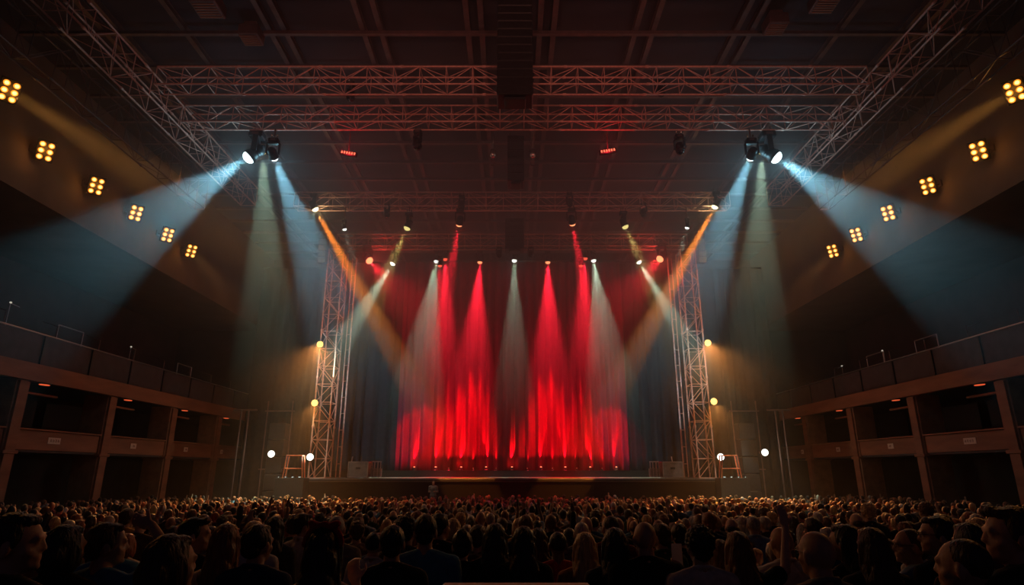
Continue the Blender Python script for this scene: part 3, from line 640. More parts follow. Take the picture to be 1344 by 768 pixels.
def make_person(P, near=True):
    """meshes of one figure, standing at the origin, facing +Y, 1.75 m tall"""
    fem = P.get('fem', False); bw = P.get('bulk', 1.0); vx = .0085 if near else .014; vh = .0075 if near else .013
    hy = P.get('yaw', 0); hp = P.get('pitch', 0); sw = (.165 if fem else .188) * bw
    out = {}
    # joints
    hm_ = Matrix.Translation((0, .01, 1.53)) @ Matrix.Rotation(math.radians(hy), 4, 'Z') @ Matrix.Rotation(math.radians(-hp), 4, 'X') @ Matrix.Translation((0, -.01, -1.53))
    HR = hm_.to_3x3()
    def H(x, y, z): return hm_ @ V((x, y, z))
    b = MB()
    # trunk
    b.ball((0, 0, .95), (.165 * bw, .11 * bw, .13), 14, 10); b.ball((0, 0, 1.10), ((.125 if fem else .145) * bw, .098 * bw, .14), 14, 10)
    b.ball((0, 0, 1.30), ((.145 if fem else .17) * bw, .112 * bw, .17), 14, 10)
    capsule(b, (-sw * .8, 0, 1.425), (sw * .8, 0, 1.425), .05, .05); 
    for s_ in (-1, 1): capsule(b, (s_ * .03, -.01, 1.49), (s_ * sw * .9, -.005, 1.43), .042, .045)
    capsule(b, (0, -.012, 1.42), H(0, .008, 1.56), .060 if not fem else .05, .054 if not fem else .046, 14)
    # legs
    for s_ in (-1, 1):
        capsule(b, (s_ * .09 * bw, 0, .92), (s_ * .095, .015, .49), .085 * bw, .052); capsule(b, (s_ * .095, .015, .49), (s_ * .10, -.02, .09), .052, .036)
        capsule(b, (s_ * .10, -.03, .04), (s_ * .115, .13, .03), .036, .026)
    # head: cranium, face, jaw, brow, nose, lips, chin, ears
    b.ball(H(0, .012, 1.652), (.075, .095, .094), 18, 14, rot=HR); b.ball(H(0, .045, 1.61), (.062, .068, .085), 14, 10, rot=HR)
    b.ball(H(0, .06, 1.565), (.046, .05, .042), 12, 8, rot=HR); b.ball(H(0, .102, 1.548), (.020, .016, .016), 8, 6, rot=HR)
    capsule(b, H(-.035, .100, 1.662), H(.035, .100, 1.662), .013, .013, 8)
    capsule(b, H(0, .108, 1.652), H(0, .122, 1.616), .008, .0115, 8); capsule(b, H(-.010, .110, 1.611), H(.010, .110, 1.611), .009, .009, 8)
    capsule(b, H(-.017, .106, 1.585), H(.017, .106, 1.585), .0085, .0085, 8); capsule(b, H(-.014, .105, 1.573), H(.014, .105, 1.573), .0085, .0085, 8)
    for s_ in (-1, 1):
        capsule(b, H(s_ * .045, .07, 1.61), H(s_ * .03, .09, 1.60), .022, .016, 8)
        b.ball(H(s_ * .029, .094, 1.645), .0125, 8, 6)
        b.ball(H(s_ * .079, .008, 1.625), (.010, .020, .032), 10, 8, rot=HR @ R3('Z', s_ * -20)); b.ball(H(s_ * .080, .004, 1.600), (.009, .011, .014), 8, 6, rot=HR)
    # arms
    arms = [(-1, P.get('larm', 'down')), (1, P.get('rarm', 'down'))]; J = {}
    for s_, k in arms:
        e, w_, d, cu = ARMS[k]; m3 = V((s_, 1, 1)); sh = V((s_ * sw, 0, 1.42)); e = V((e.x * s_, e.y, e.z)); w_ = V((w_.x * s_, w_.y, w_.z)); d = V((d.x * s_, d.y, d.z))
        e.x += s_ * (sw - .188); J[s_] = (sh, e, w_, d)
        capsule(b, sh, e, .048 * bw, .036, 12); capsule(b, e, w_, .037, .025, 12); hand(b, w_, d, cu, s_)
    out['body'] = remesh(b, vx, 'body', M['skin'], 2)
    # shirt
    c = MB(); g = .013
    c.ball((0, 0, .97), (.165 * bw + g + .005, .112 * bw + g + .005, .10), 14, 10) if not P.get('tuck') else None
    c.ball((0, 0, 1.10), ((.13 if fem else .152) * bw + g, .102 * bw + g, .16), 14, 10)
    c.ball((0, 0, 1.30), ((.145 if fem else .17) * bw + g, .112 * bw + g, .165), 14, 10)
    c.ball((0, -.004, 1.20), ((.128 if fem else .156) * bw + g, .100 * bw + g, .22), 14, 12); c.ball((0, 0, 1.03), ((.148 if fem else .158) * bw + g, .104 * bw + g, .16), 14, 10)
    if P.get('top', 'long') != 'bare': c.ball((0, -.02, 1.42), (.10, .066 + g, .085), 12, 8)
    if fem:
        for s_ in (-1, 1): c.ball((s_ * .06, .09, 1.28), .06, 10, 8)
    top = P.get('top', 'long')
    if top != 'bare':
        capsule(c, (-sw * .8, -.002, 1.422), (sw * .8, -.002, 1.422), .05 + g, .05 + g)
        for s_ in (-1, 1): capsule(c, (s_ * .035, -.012, 1.475), (s_ * sw * .92, -.006, 1.43), .046 + g * .8, .046 + g)
        if top in ('collar', 'suit', 'long'):
            for k in range(16):
                t = 2 * PI * k / 16; u = 2 * PI * (k + 1) / 16
                zc = lambda t_: 1.497 - .022 * math.sin(t_) + (.018 if top == 'collar' else .008)
                capsule(c, (.068 * math.cos(t), .064 * math.sin(t) - .008, zc(t)), (.068 * math.cos(u), .064 * math.sin(u) - .008, zc(u)), .016, .016, 6)
        if top == 'hood': c.ball((0, -.085, 1.45), (.095, .055, .06), 12, 8)
    else:
        for s_ in (-1, 1): capsule(c, (s_ * .085, .0, 1.36), (s_ * .085, -.01, 1.465), .02, .02)
    for s_ in (-1, 1):
        sh, e, w_, d = J[s_]
        if top in ('long', 'suit', 'collar', 'hood'):
            capsule(c, sh, e, .052 * bw + g, .040 + g, 12); ww = e.lerp(w_, .9); capsule(c, e, ww, .040 + g, .031 + g * .8, 12)
        elif top == 'short':
            capsule(c, sh, sh.lerp(e, .62), .054 * bw + g, .050 + g, 12)
    if top == 'suit': c.ball((0, 0, .86), (.185 * bw, .125 * bw, .12), 14, 10)
    fold = lambda co: .004 * noise.noise(V((co.x * 9, co.y * 9, co.z * 5))) + .0025 * noise.noise(co * 30)
    out['shirt'] = remesh(c, vx * 1.05, 'shirt', M['cloth'], 2, fold)
    t = MB(); t.ball((0, 0, .93), (.175 * bw, .122 * bw, .12), 14, 10)
    for s_ in (-1, 1):
        capsule(t, (s_ * .09 * bw, 0, .90), (s_ * .097, .015, .49), .098 * bw, .068); capsule(t, (s_ * .097, .015, .49), (s_ * .10, -.02, .11), .068, .056)
    out['trousers'] = remesh(t, .016, 'trousers', M['cloth'], 1)
    f_ = MB()
    f_.ball((.0, .045, .03), (.048, .135, .045), 12, 8)
    out['shoe'] = remesh(f_, .012, 'shoe', M['black'], 1)
    # hair
    st_ = P.get('hair', 'short'); 
    if st_ != 'bald':
        h = MB(); Hh = lambda x, y, z: H(x, y, z)
        if st_ == 'buzz': h.ball(Hh(0, -.004, 1.664), (.0775, .090, .089), 18, 14, rot=HR)
        elif st_ == 'fringe':  # bald crown with a fringe
            h.ball(Hh(0, -.028, 1.625), (.081, .074, .052), 16, 10, rot=HR)
        else:
            h.ball(Hh(0, -.010, 1.672), (.084, .094, .091), 18, 14, rot=HR); h.ball(Hh(0, -.045, 1.612), (.067, .052, .055), 12, 10, rot=HR)
            h.ball(Hh(0, .035, 1.728), (.058, .058, .028), 12, 8, rot=HR)
            for s_ in (-1, 1): h.ball(Hh(s_ * .072, .022, 1.655), (.012, .022, .04), 8, 6, rot=HR)
        if st_ == 'quiff': h.ball(Hh(.01, .075, 1.738), (.052, .03, .026), 12, 8, rot=HR)
        if st_ == 'bun': h.ball(Hh(0, -.075, 1.745), (.045, .042, .04), 12, 8, rot=HR)
        if st_ in ('curly', 'afro'): h.ball(Hh(0, -.012, 1.685), (.098, .105, .098) if st_ == 'curly' else (.12, .12, .115), 18, 14, rot=HR)
        if st_ == 'bob':
            h.ball(Hh(0, -.045, 1.60), (.095, .075, .095), 14, 10, rot=HR)
            for s_ in (-1, 1): h.ball(Hh(s_ * .08, .01, 1.60), (.022, .045, .085), 10, 8, rot=HR)
        if st_ in ('long', 'verylong'):
            z1 = 1.34 if st_ == 'long' else 1.20
            h.ball(Hh(0, -.055, 1.58), (.092, .062, .13), 16, 12, rot=HR)
            h.ball((0, -.088, (1.56 + z1) / 2), (.105, .050, (1.60 - z1) / 2 + .02), 16, 12)
            for s_ in (-1, 1):
                capsule(h, Hh(s_ * .075, -.01, 1.66), Hh(s_ * .078, -.01, 1.54), .026, .03, 8); capsule(h, Hh(s_ * .078, -.01, 1.54), V((s_ * .09, -.075, 1.44)), .03, .03, 8)
        if st_ == 'pony': h.ball(Hh(0, -.105, 1.66), (.03, .035, .03), 8, 6); capsule(h, Hh(0, -.115, 1.65), Hh(0, -.125, 1.44), .032, .014, 8)
        if P.get('beard'): h.ball(Hh(0, .066, 1.555), (.050, .052, .040), 12, 8, rot=HR)
        if st_ in ('curly', 'afro'): dsp = lambda co: .013 * noise.noise(co * 42) + .008 * noise.noise(co * 85)
        elif st_ in ('buzz', 'fringe'): dsp = lambda co: .001 * noise.noise(co * 120)
        else: dsp = lambda co: .006 * noise.noise(V((co.x * 55, co.y * 55, co.z * 9))) + .002 * noise.noise(V((co.x * 150, co.y * 150, co.z * 20)))
        out['hair'] = remesh(h, vh, 'hair', M['hair'], 1, dsp)
    ex = {}
    if P.get('glasses'):
        q = MB()
        for s_ in (-1, 1):
            for k in range(12):
                a, c_ = 2 * PI * k / 12, 2 * PI * (k + 1) / 12
                q.tube(H(s_ * .031 + .021 * math.cos(a), .118, 1.648 + .017 * math.sin(a)), H(s_ * .031 + .021 * math.cos(c_), .118, 1.648 + .017 * math.sin(c_)), .0018, n=5)
            q.tube(H(s_ * .052, .117, 1.652), H(s_ * .083, .01, 1.648), .0018, n=5)
        q.tube(H(-.01, .12, 1.65), H(.01, .12, 1.65), .0018, n=5); ex['glasses'] = q.mesh('glasses', M['glass'])
    if P.get('band'):
        q = MB()
        prev = None
        for k in range(25):
            a = PI * k / 24; p = H(.093 * math.cos(a), -.018, 1.675 + .092 * math.sin(a)); 
            if prev is not None: capsule(q, prev, p, .017, .017, 8)
            prev = p
        q.ball(H(-.045, -.02, 1.765), (.045, .03, .022), 10, 8, rot=HR @ R3('Y', 25)); q.ball(H(.045, -.02, 1.765), (.045, .03, .022), 10, 8, rot=HR @ R3('Y', -25)); q.ball(H(0, -.02, 1.77), .02, 8, 6)
        ex['headband'] = remesh(q, .007, 'headband', M['cloth'], 1, lambda co: .003 * noise.noise(co * 50))
    out['extra'] = ex; out['J'] = J
    return out
SKIN = dict(pale=(.62, .40, .28), mid=(.48, .28, .18), tan=(.38, .21, .13), dark=(.16, .085, .05))
HAIR = dict(black=(.012, .010, .012), brown=(.06, .032, .018), chestnut=(.16, .07, .03), blond=(.55, .36, .16), grey=(.35, .32, .30), red=(.32, .09, .03), white=(.65, .6, .5))
CL = dict(black=(.014, .014, .016), navy=(.03, .045, .09), blue=(.09, .24, .34), lightblue=(.16, .25, .32), grey=(.17, .16, .15), light=(.62, .58, .52), white=(.6, .56, .5), red=(.38, .02, .02), maroon=(.14, .02, .025), green=(.05, .085, .05), brown=(.12, .07, .045), mustard=(.5, .3, .06), denim=(.22, .32, .44), charcoal=(.045, .045, .05), rust=(.32, .10, .04))
def place(me, name_label, x, y, h, rz, skin, hair, cloth, group=None, legs='charcoal', shoes=True, band='red'):
    s_ = h / 1.752
    t = empty('person', (x, y, floor_z(y)), math.radians(rz), name_label, 'person', group); t.scale = (s_,) * 3
    for k, c in (('body', SKIN[skin]), ('hair', HAIR[hair]), ('shirt', CL[cloth]), ('trousers', CL[legs])):
        if k in me: o = obj(k, me[k], t); o.color = (*c, 1)
    for s2 in ((-1, 1) if shoes else ()): o = obj('shoe', me['shoe'], t); o.location = (s2 * .105, 0, .02); o.rotation_euler = (0, 0, -s2 * .12)
    for k, m in me['extra'].items(): o = obj(k, m, t); o.color = (*CL[band], 1)
    return t
TAKEN = []
# the people one can tell apart: pixel of the head top, distance, what they look like
NEAR = [
 # px, top y, dist, yaw body, params, skin, hair, cloth, label
 (24, 676, 2.75, -8, dict(yaw=-62, hair='short', top='long'), 'mid', 'black', 'black', 'short-haired man cut by the left edge, profile turned to the stage centre'),
 (88, 691, 3.5, 0, dict(hair='bob', fem=True, yaw=-20), 'mid', 'black', 'black', 'woman in black with a dark bob, between the left-edge man and the blue shirt'),
 (142, 688, 3.7, -6, dict(yaw=-45, larm='down', rarm='head', hair='short', top='short', bulk=1.05), 'mid', 'brown', 'blue', 'man in a blue shirt near the left edge with one hand raised to his head'),
 (226, 704, 2.7, -10, dict(yaw=-22, hair='bob', top='long'), 'mid', 'brown', 'black', 'large dark rounded head low in front, cheek turned right, below the slick-haired man'),
 (257, 681, 4.7, -10, dict(yaw=-60, hair='quiff', top='suit'), 'mid', 'black', 'black', 'man in profile with slicked dark hair, behind the large rounded head'),
 (298, 689, 4.2, 5, dict(fem=True, hair='verylong', top='bare'), 'pale', 'chestnut', 'maroon', 'woman with very long straight brown hair and a bare shoulder'),
 (340, 690, 4.1, -5, dict(hair='short', top='suit', yaw=-15), 'mid', 'black', 'navy', 'man in a navy jacket between the long-haired woman and the red headband'),
 (427, 693, 3.3, 0, dict(fem=True, hair='verylong', top='bare', rarm='cheek', band=True), 'pale', 'black', 'black', 'woman with a red bow headband, long black hair and bare shoulders'),
 (442, 677, 6.2, 0, dict(hair='buzz', top='long'), 'mid', 'grey', 'grey', 'man with a cropped grey head just behind the red headband'),
 (491, 699, 5.9, -5, dict(hair='buzz', top='collar'), 'mid', 'black', 'light', 'man with a shaved dark head in a pale shirt, right of the headband woman'),
 (516, 691, 4.4, 6, dict(hair='short', top='suit'), 'mid', 'black', 'black', 'man in a dark jacket between the pale shirt and the teal shirt'),
 (559, 677, 4.9, 2, dict(hair='short', top='short', bulk=1.05), 'mid', 'black', 'blue', 'tall man in a teal blue shirt, arms down, seen from behind'),
 (578, 675, 6.3, -14, dict(hair='short', top='suit', yaw=-20), 'mid', 'black', 'black', 'man in black whose lit ear shows behind the teal shirt'),
 (548, 672, 7.0, 0, dict(fem=True, hair='long', top='long'), 'pale', 'red', 'brown', 'woman with copper long hair just behind the teal-shirted man'),
 (534, 681, 6.0, -10, dict(hair='curly', top='long'), 'tan', 'black', 'charcoal', 'curly dark head behind and left of the teal shirt'),
 (595, 681, 8.0, 0, dict(hair='bob', top='long', fem=True), 'pale', 'blond', 'brown', 'person with a pale oval blond head right of the teal shirt'),
 (607, 698, 5.2, 0, dict(hair='bun', fem=True, top='long'), 'mid', 'black', 'black', 'woman with a dark bun in black, right of the teal-shirted man'),
 (628, 690, 6.2, -20, dict(hair='short', top='hood'), 'mid', 'brown', 'brown', 'man in a brown hooded top just beyond the woman with the dark bun'),
 (650, 688, 5.2, 0, dict(fem=True, hair='verylong', top='suit'), 'mid', 'black', 'black', 'woman with long black hair and broad black coat left of the counter centre'),
 (681, 681, 8.8, 0, dict(hair='bob', fem=True, top='long'), 'pale', 'blond', 'mustard', 'small bright yellow-blond head near the centre line'),
 (690, 677, 7.4, 0, dict(hair='short', top='long'), 'mid', 'chestnut', 'navy', 'man with light brown hair right beside the yellow-blond head'),
 (687, 692, 5.0, 4, dict(fem=True, hair='long', top='long'), 'mid', 'black', 'black', 'woman in black with dark hair to the shoulders behind the counter centre'),
 (706, 694, 6.1, 0, dict(fem=True, hair='verylong', top='long'), 'mid', 'brown', 'brown', 'woman with long brown hair left of the red shirt'),
 (732, 698, 5.5, 0, dict(hair='buzz', top='short'), 'dark', 'black', 'red', 'short-haired man in a red shirt'),
 (763, 685, 7.0, 0, dict(hair='buzz', top='long'), 'pale', 'white', 'grey', 'pale cropped head directly behind the blond woman'),
 (767, 700, 5.0, 5, dict(fem=True, hair='long', top='long'), 'pale', 'blond', 'rust', 'woman with wavy blond hair in a rust top'),
 (801, 677, 6.6, 0, dict(hair='buzz', top='suit', yaw=25), 'mid', 'brown', 'maroon', 'man with a cropped brown head in maroon behind the long black hair'),
 (806, 694, 4.6, 4, dict(fem=True, hair='verylong', top='suit'), 'mid', 'black', 'black', 'woman with long black hair in a black coat beside the bald man'),
 (846, 684, 4.5, 3, dict(hair='bald', top='suit', bulk=1.08), 'mid', 'black', 'black', 'bald man in a dark suit right of the counter'),
 (867, 688, 6.2, 15, dict(hair='short', top='suit', yaw=15), 'mid', 'brown', 'green', 'man in an olive grey jacket behind the bald man in the suit'),
 (891, 688, 6.4, -5, dict(hair='short', top='long'), 'mid', 'black', 'black', 'dark-haired man in black behind the curly-haired phone holder'),
 (917, 695, 4.3, 4, dict(hair='curly', top='long', larm='phone'), 'mid', 'black', 'light', 'man with curly black hair in a pale sweater holding up a phone'),
 (930, 673, 8.0, 10, dict(hair='short', top='suit'), 'mid', 'red', 'navy', 'red-haired man in a navy suit behind the phone holder'),
 (967, 699, 4.4, 0, dict(fem=True, hair='verylong', top='short', rarm='wave'), 'pale', 'chestnut', 'black', 'woman with long straight chestnut hair and one arm raised'),
 (960, 680, 8.0, 0, dict(hair='fringe', top='long'), 'pale', 'brown', 'charcoal', 'balding man behind the raised arm'),
 (975, 679, 8.6, 0, dict(hair='bob', top='long', fem=True), 'pale', 'grey', 'navy', 'small grey-haired head right of the balding man'),
 (988, 677, 8.3, 0, dict(hair='buzz', top='long'), 'mid', 'grey', 'denim', 'small cropped grey-blue head beside the grey-haired one'),
 (1025, 691, 4.7, 6, dict(hair='bald', top='collar', larm='cheek'), 'mid', 'grey', 'light', 'bald man in a pale shirt, behind and left of the bespectacled bald man'),
 (1071, 696, 3.2, 8, dict(hair='bald', top='collar', glasses=True, bulk=1.1, yaw=12), 'mid', 'grey', 'grey', 'large bald head with thin glasses in the front row'),
 (1066, 680, 6.6, 0, dict(hair='short', top='long'), 'mid', 'brown', 'green', 'brown-haired man right behind the large bald head'),
 (1108, 690, 4.4, 25, dict(fem=True, hair='long', top='long', yaw=18), 'mid', 'black', 'black', 'woman with long black hair, cheek lit, right of the large bald head'),
 (1142, 694, 4.0, 0, dict(fem=True, hair='verylong', top='suit'), 'mid', 'brown', 'black', 'woman with very long dark hair between the cheek-lit woman and the shaved man'),
 (1193, 694, 4.4, 30, dict(hair='buzz', top='long', glasses=True, yaw=48, larm='chin'), 'mid', 'brown', 'denim', 'shaved-headed man in glasses and denim sleeve with a hand at his chin'),
 (1229, 679, 4.2, 20, dict(hair='short', top='suit', glasses=True, yaw=50), 'mid', 'black', 'black', 'dark-haired man in glasses, profile turned to the stage, behind the shaved man'),
 (1271, 688, 3.7, 0, dict(hair='short', top='hood'), 'mid', 'black', 'black', 'round black-haired head between the bespectacled man and the right-edge man'),
 (1262, 707, 2.7, 12, dict(hair='buzz', top='long', yaw=28, bulk=1.05), 'mid', 'brown', 'black', 'very large cropped head low in front near the right corner'),
 (1324, 667, 2.9, 10, dict(hair='quiff', top='long', yaw=62), 'mid', 'brown', 'black', 'tall man at the right edge in profile with swept brown hair'),
 (1282, 681, 5.2, 0, dict(hair='bob', top='long', fem=True), 'pale', 'blond', 'brown', 'person with pale blond hair right of the round black-haired head'),
 (1213, 659, 10.4, 0, dict(hair='curly', top='long'), 'mid', 'chestnut', 'brown', 'curly light-brown head standing taller behind the bespectacled pair'),
 (1138, 663, 10.2, 0, dict(hair='curly', top='long'), 'mid', 'blond', 'charcoal', 'curly fair head lit from above, beyond the dark long hair'),
 (186, 674, 8.2, 0, dict(hair='bald', top='long'), 'pale', 'grey', 'brown', 'bald head glowing orange beyond the raised hand on the left'),
 (168, 668, 8.8, 0, dict(hair='short', top='long', fem=True), 'mid', 'brown', 'mustard', 'person with a mustard top beyond the blue-shirted man'),
 (388, 676, 7.2, 0, dict(hair='short', top='long'), 'mid', 'brown', 'green', 'brown-haired man in a dark green top behind the navy jacket'),
 (399, 675, 6.9, -30, dict(hair='short', top='collar', yaw=-30), 'mid', 'black', 'white', 'man with dark hair and a white collar left of the cropped grey head'),
 (362, 679, 6.5, 0, dict(fem=True, hair='long', top='long'), 'mid', 'black', 'charcoal', 'woman with black shoulder hair in charcoal left of the white collar'),
]
INFO = []
for (px, ty, d, rz, P, sk, ha, cl, lb) in NEAR:
    top = at(px, ty, d); h = min(1.93, max(1.52, top.z - floor_z(d))); me = make_person(P)
    t = place(me, lb, top.x, d, h, rz, sk, ha, cl, 'standing audience', band='red'); TAKEN.append((top.x, d))
    if P.get('larm') == 'phone':
        s_ = h / 1.752; w_ = me['J'][-1][2]; q = empty('phone', t.location + Matrix.Rotation(math.radians(rz), 3, 'Z') @ V((w_.x + .045, w_.y + .03, w_.z + .13)) * s_, math.radians(rz), 'white phone held up by the curly-haired man', 'phone')
        MB().box((0, 0, 0), (.075, .010, .15), bev=.004).build('case', M['phone'], q); MB().box((0, .0055, 0), (.068, .002, .14)).build('screen', M['black'], q)

# prototypes for the crowd further in
PROTO = []
for P in (dict(hair='short'), dict(hair='buzz', bulk=1.06, top='collar'), dict(fem=True, hair='long'), dict(fem=True, hair='bob', top='short'), dict(hair='curly', top='hood'), dict(fem=True, hair='pony', top='short'), dict(hair='bald', top='collar', bulk=1.08), dict(fem=True, hair='verylong', top='bare'), dict(hair='short', larm='up', rarm='up', top='short'), dict(fem=True, hair='bun', rarm='phone'), dict(hair='short', rarm='wave', top='long'), dict(hair='fringe', top='suit')):
    PROTO.append((P, make_person(P, near=False)))
HN = dict(short='short', buzz='cropped', long='shoulder-length', bob='bobbed', curly='curly', pony='ponytailed', verylong='very long', bun='bunned', fringe='thinning')
def where(x, y):
    u = 672 + F * x / (y * math.cos(PITCH) - .2)
    for lim, s_ in ((95, 'near the left wall'), (190, 'below the first left pillars'), (300, 'below the far left pillars'), (390, 'below the left outer lamp'), (470, 'below the left tower'), (550, 'left of the curtain'), (640, 'below the left part of the curtain'), (710, 'below the curtain centre'), (800, 'below the right part of the curtain'), (880, 'right of the curtain'), (960, 'below the right tower'), (1050, 'below the right outer lamp'), (1150, 'below the far right pillars'), (1250, 'below the near right pillars')):
        if u < lim: return s_
    return 'near the right wall'
used = set(); cand = []
rr = random.Random(21); y = 5.6
while y < 17:
    half = min(19.2, .80 * y + .4); x = -half + rr.random() * .4
    while x < half:
        cand.append((x + rr.uniform(-.12, .12), y + rr.uniform(-.2, .2))); x += rr.uniform(.50, .72) * (1 + .012 * y)
    y += .78
cand.sort(key=lambda c: c[1])
cnt = 0; INDIV_END = 17
for (x, y) in cand:
    if any(abs(x - a) < .46 and abs(y - b) < .5 for a, b in TAKEN): continue
    u = 672 + F * x / (y * .96 - .1)
    if y < 7.2 and 575 < u < 780 and y < 5.8: continue
    if len(TAKEN) >= 300: INDIV_END = y; break
    i = rr.choices(range(12), (6, 3, 4, 3, 2, 3, 2, 3, .5, 1, .4, 1.5))[0]; P, me = PROTO[i]
    wh = where(x, y); dp = 'front rows' if y < 8 else 'middle rows' if y < 12 else 'deeper rows'
    for tries in range(60):
        ha = rr.choices(list(HAIR), (5, 6, 4, 2.5, 2, 1, 1))[0]; cl = rr.choices(list(CL), (6, 4, 2, 1, 3, 1.5, .8, .8, 1, 1, 2, .5, 1, 3, .5))[0]
        key = (i, ha if P['hair'] != 'bald' else '', cl, wh, dp)
        if key not in used: break
    used.add(key)
    hd = 'bald head' if P['hair'] == 'bald' else '%s %s hair' % (ha, HN[P['hair']])
    wd = 'woman' if P.get('fem') else 'man'
    arm = {8: ' with both arms up', 10: ' waving'}.get(i, '')
    h = (1.66 if P.get('fem') else 1.76) + rr.uniform(-.09, .07)
    if y < 8: h -= .05
    place(me, '%s in %s, %s%s, %s, %s' % (wd, {'lightblue': 'pale blue' , 'light': 'beige'}.get(cl, cl), hd.replace(' hair', '-hair head') if arm else hd, arm.replace(' with both arms up', ', arms up'), dp, wh.replace('below the ', 'below ')), x, y, h, rr.uniform(-25, 25), rr.choice(['mid', 'mid', 'pale', 'tan', 'dark']), ha, cl, 'standing audience', rr.choice(['charcoal', 'navy', 'black']), shoes=False)
    TAKEN.append((x, y)); cnt += 1
print('individuals', len(TAKEN), 'until y', INDIV_END)

# the uncountable rest of the crowd, as far as the stage: one object
def ico(sub=1):
    import bmesh
    bm = bmesh.new(); bmesh.ops.create_icosphere(bm, subdivisions=sub, radius=1); vs_ = [v.co.copy() for v in bm.verts]; fs = [tuple(v.index for v in f.verts) for f in bm.faces]; bm.free(); return vs_, fs
IV, IF = ico(2)
cv = []; cf = []; cc = []
def addp(vs_, fs, col):
    b_ = len(cv); cv.extend(vs_); cf.extend(tuple(b_ + i for i in f) for f in fs); cc.extend([col] * len(vs_))
def limb(a, b, r0, r1, col, n=5):
    m_ = MB().tube(a, b, r0, r1, n=n); addp(m_.v, m_.f, col)
y = INDIV_END + .95; nf = 0
while y < 34.0:
    half = min(19.3, .80 * y + .6); x = -half + rr.random() * .4
    while x < half:
        px_, py_ = x + rr.uniform(-.15, .15), y + rr.uniform(-.22, .22)
        h = rr.uniform(1.52, 1.88); z = floor_z(py_); sk = SKIN[rr.choice(('mid', 'mid', 'tan', 'pale'))]; ha = HAIR[rr.choices(list(HAIR), (6, 6, 4, 2, .6, 1.5, .4))[0]]; cl = CL[rr.choices(list(CL), (6, 4, 2, .5, 1.5, .5, .3, .6, 1.5, 1, 2, .2, 1, 5, .6))[0]]; c0 = V((px_, py_, z))
        yw = rr.uniform(-.6, .6); fwd = V((-math.sin(yw), math.cos(yw), 0)); sd_ = V((fwd.y, -fwd.x, 0))
        hc = c0 + V((0, 0, h - .115))
        addp([hc + V((v.x * .078, v.y * .09, v.z * .115)) for v in IV], IF, sk)
        long_ = rr.random() < .35
        addp([hc - fwd * .03 + V((v.x * .088, v.y * .095, v.z * (.10 if not long_ else .17) + (.025 if not long_ else -.04))) for v in IV], IF, ha)
        limb(hc - V((0, 0, .18)), hc - V((0, 0, .08)), .055, .05, sk)
        prof = [(.19, h - .26, .08), (.225, h - .34, .12), (.19, h - .6, .125), (.17, h - .85, .12), (.14, .1, .11)]
        n8 = 8; vs_ = []
        for (rx, zz, ry) in prof:
            for k in range(n8): a = 2 * PI * k / n8; vs_.append(c0 + sd_ * (rx * math.cos(a)) + fwd * (ry * math.sin(a)) + V((0, 0, zz)))
        vs_.append(c0 + V((0, 0, h - .2))); fs = [(j * n8 + k, j * n8 + (k + 1) % n8, (j + 1) * n8 + (k + 1) % n8, (j + 1) * n8 + k) for j in range(4) for k in range(n8)] + [((k + 1) % n8, k, len(vs_) - 1) for k in range(n8)]
        addp(vs_, fs, cl)
        for s_ in (-1, 1):
            sh = c0 + sd_ * (s_ * .2) + V((0, 0, h - .33))
            if rr.random() < .035:
                e = sh + sd_ * (s_ * .08) + fwd * .15 + V((0, 0, .12)); w_ = e + fwd * .05 + V((0, 0, rr.uniform(.10, .22))); limb(sh, e, .05, .04, cl); limb(e, w_, .04, .028, sk); limb(w_, w_ + V((0, 0, .12)), .035, .03, sk)
            else: limb(sh, sh + sd_ * (s_ * .05) - V((0, 0, .55)), .05, .04, cl)
        nf += 1
        x += rr.uniform(.48, .68)
    y += .62
me = bpy.data.meshes.new('crowd'); me.from_pydata([tuple(v) for v in cv], [], cf); me.materials.append(M['crowd'])
ca = me.color_attributes.new('Col', 'FLOAT_COLOR', 'POINT'); ca.data.foreach_set('color', [x for c in cc for x in (*c, 1)])
me.polygons.foreach_set('use_smooth', [True] * len(me.polygons)); me.update()
cr = obj('crowd', me); tag(cr, 'dense far part of the standing audience reaching up to the stage', 'crowd', kind='stuff')
print('far crowd', nf, len(cf))

# steward on a low step in front of the stage
stp = empty('pit_step', at(568, 660, 35.1), 0, 'low dark step in the pit on which the grey-jacketed steward stands', 'step'); stp.location.z = floor_z(35.1)
topz = at(568, 631, 35.1).z; hs = topz - 1.74 - floor_z(35.1)
MB().box((0, 0, hs / 2), (1.1, .7, hs), bev=.02).build('block', M['black'], stp); MB().box((0, 0, hs - .012), (1.12, .72, .03)).build('tread', M['panel'], stp)
me = make_person(dict(hair='short', top='suit', larm='bent', rarm='bent', bulk=1.1), near=False)
t = place(me, 'steward in a grey jacket facing the audience before the stage, left of centre', stp.location.x, 35.1, 1.74, 170, 'mid', 'brown', 'grey'); t.location.z = topz - 1.74
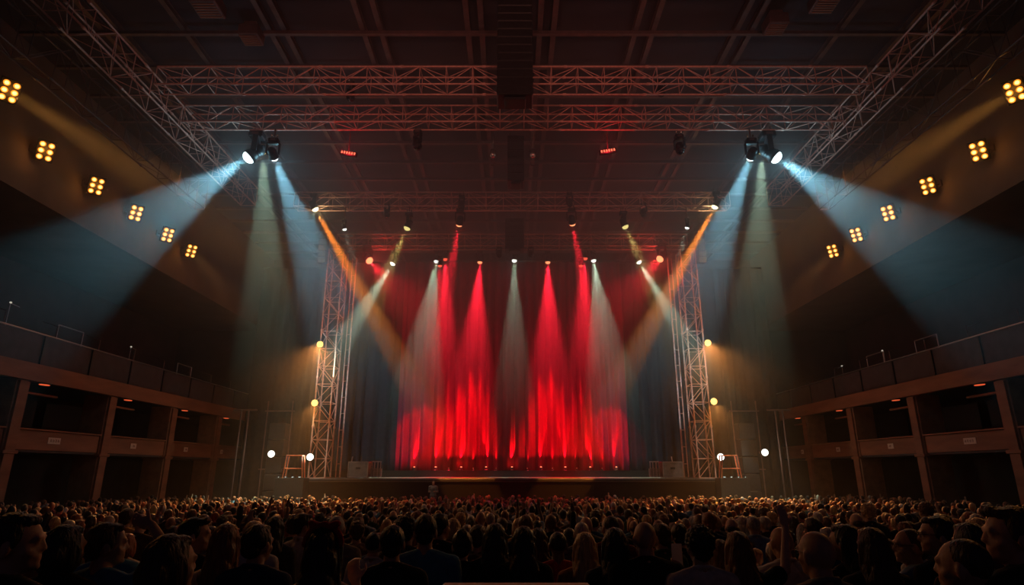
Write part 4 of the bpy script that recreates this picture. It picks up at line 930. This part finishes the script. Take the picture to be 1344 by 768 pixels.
# counter at the bottom edge
c1 = at(580, 764.2, 2.35); c2 = at(775, 764.2, 2.35)
q = empty('counter', ((c1.x + c2.x) / 2, 2.05, floor_z(2.1)), 0, 'pale flat counter top at the bottom edge, warm light across it', 'counter')
wz = c1.z - floor_z(2.1); wd = c2.x - c1.x
MB().box((0, 0, wz - .02), (wd, .6, .04), bev=.012).build('top', M['counter'], q); MB().box((0, .02, (wz - .04) / 2), (wd - .06, .5, wz - .04), bev=.01).build('body', M['black'], q)
for x in (-.5, 0, .5): MB().box((x * wd * .6, .28, wz * .55), (.02, .01, wz * .8)).build('seam_strip', M['panel'], q)
# ------------------------------------------------------------------ haze in the air of the hall: thick under the roof, thinning to the floor and the sides
hz = MB().box((0, 20, 8.6), (54, 54, 20.4)).build('haze', None)
hm = bpy.data.materials.new('thin_haze'); hm.use_nodes = True; nt = hm.node_tree
for n_ in list(nt.nodes): nt.nodes.remove(n_)
NN = nt.nodes.new; LK = nt.links.new
o_ = NN('ShaderNodeOutputMaterial'); v_ = NN('ShaderNodeVolumeScatter')
v_.inputs['Color'].default_value = (1, 1, 1, 1); v_.inputs['Anisotropy'].default_value = 0.0
ge = NN('ShaderNodeNewGeometry'); sp_ = NN('ShaderNodeSeparateXYZ'); LK(ge.outputs['Position'], sp_.inputs[0])
def mrange(src, a, b, c, d):
    m_ = NN('ShaderNodeMapRange'); m_.interpolation_type = 'SMOOTHSTEP'
    for k_, val in zip(('From Min', 'From Max', 'To Min', 'To Max'), (a, b, c, d)): m_.inputs[k_].default_value = val
    LK(src, m_.inputs['Value']); return m_.outputs[0]
def mul(a, b, f='MULTIPLY'):
    m_ = NN('ShaderNodeMath'); m_.operation = f
    for i_, x_ in enumerate((a, b)):
        if x_ is None: continue
        if isinstance(x_, (int, float)): m_.inputs[i_].default_value = x_
        else: LK(x_, m_.inputs[i_])
    return m_.outputs[0]
zd = mrange(sp_.outputs['Z'], 3.5, 15.5, .0022, .032)
xd = mrange(mul(sp_.outputs['X'], None, 'ABSOLUTE'), 9, 19, 1.0, .3)
yd = mrange(sp_.outputs['Y'], 15, 24, .1, 1.0)
LK(mul(mul(zd, xd), yd), v_.inputs['Density'])
LK(v_.outputs[0], o_.inputs['Volume']); hz.data.materials.clear(); hz.data.materials.append(hm)
tag(hz, 'thin bluish stage haze filling the whole hall', 'haze', kind='stuff')
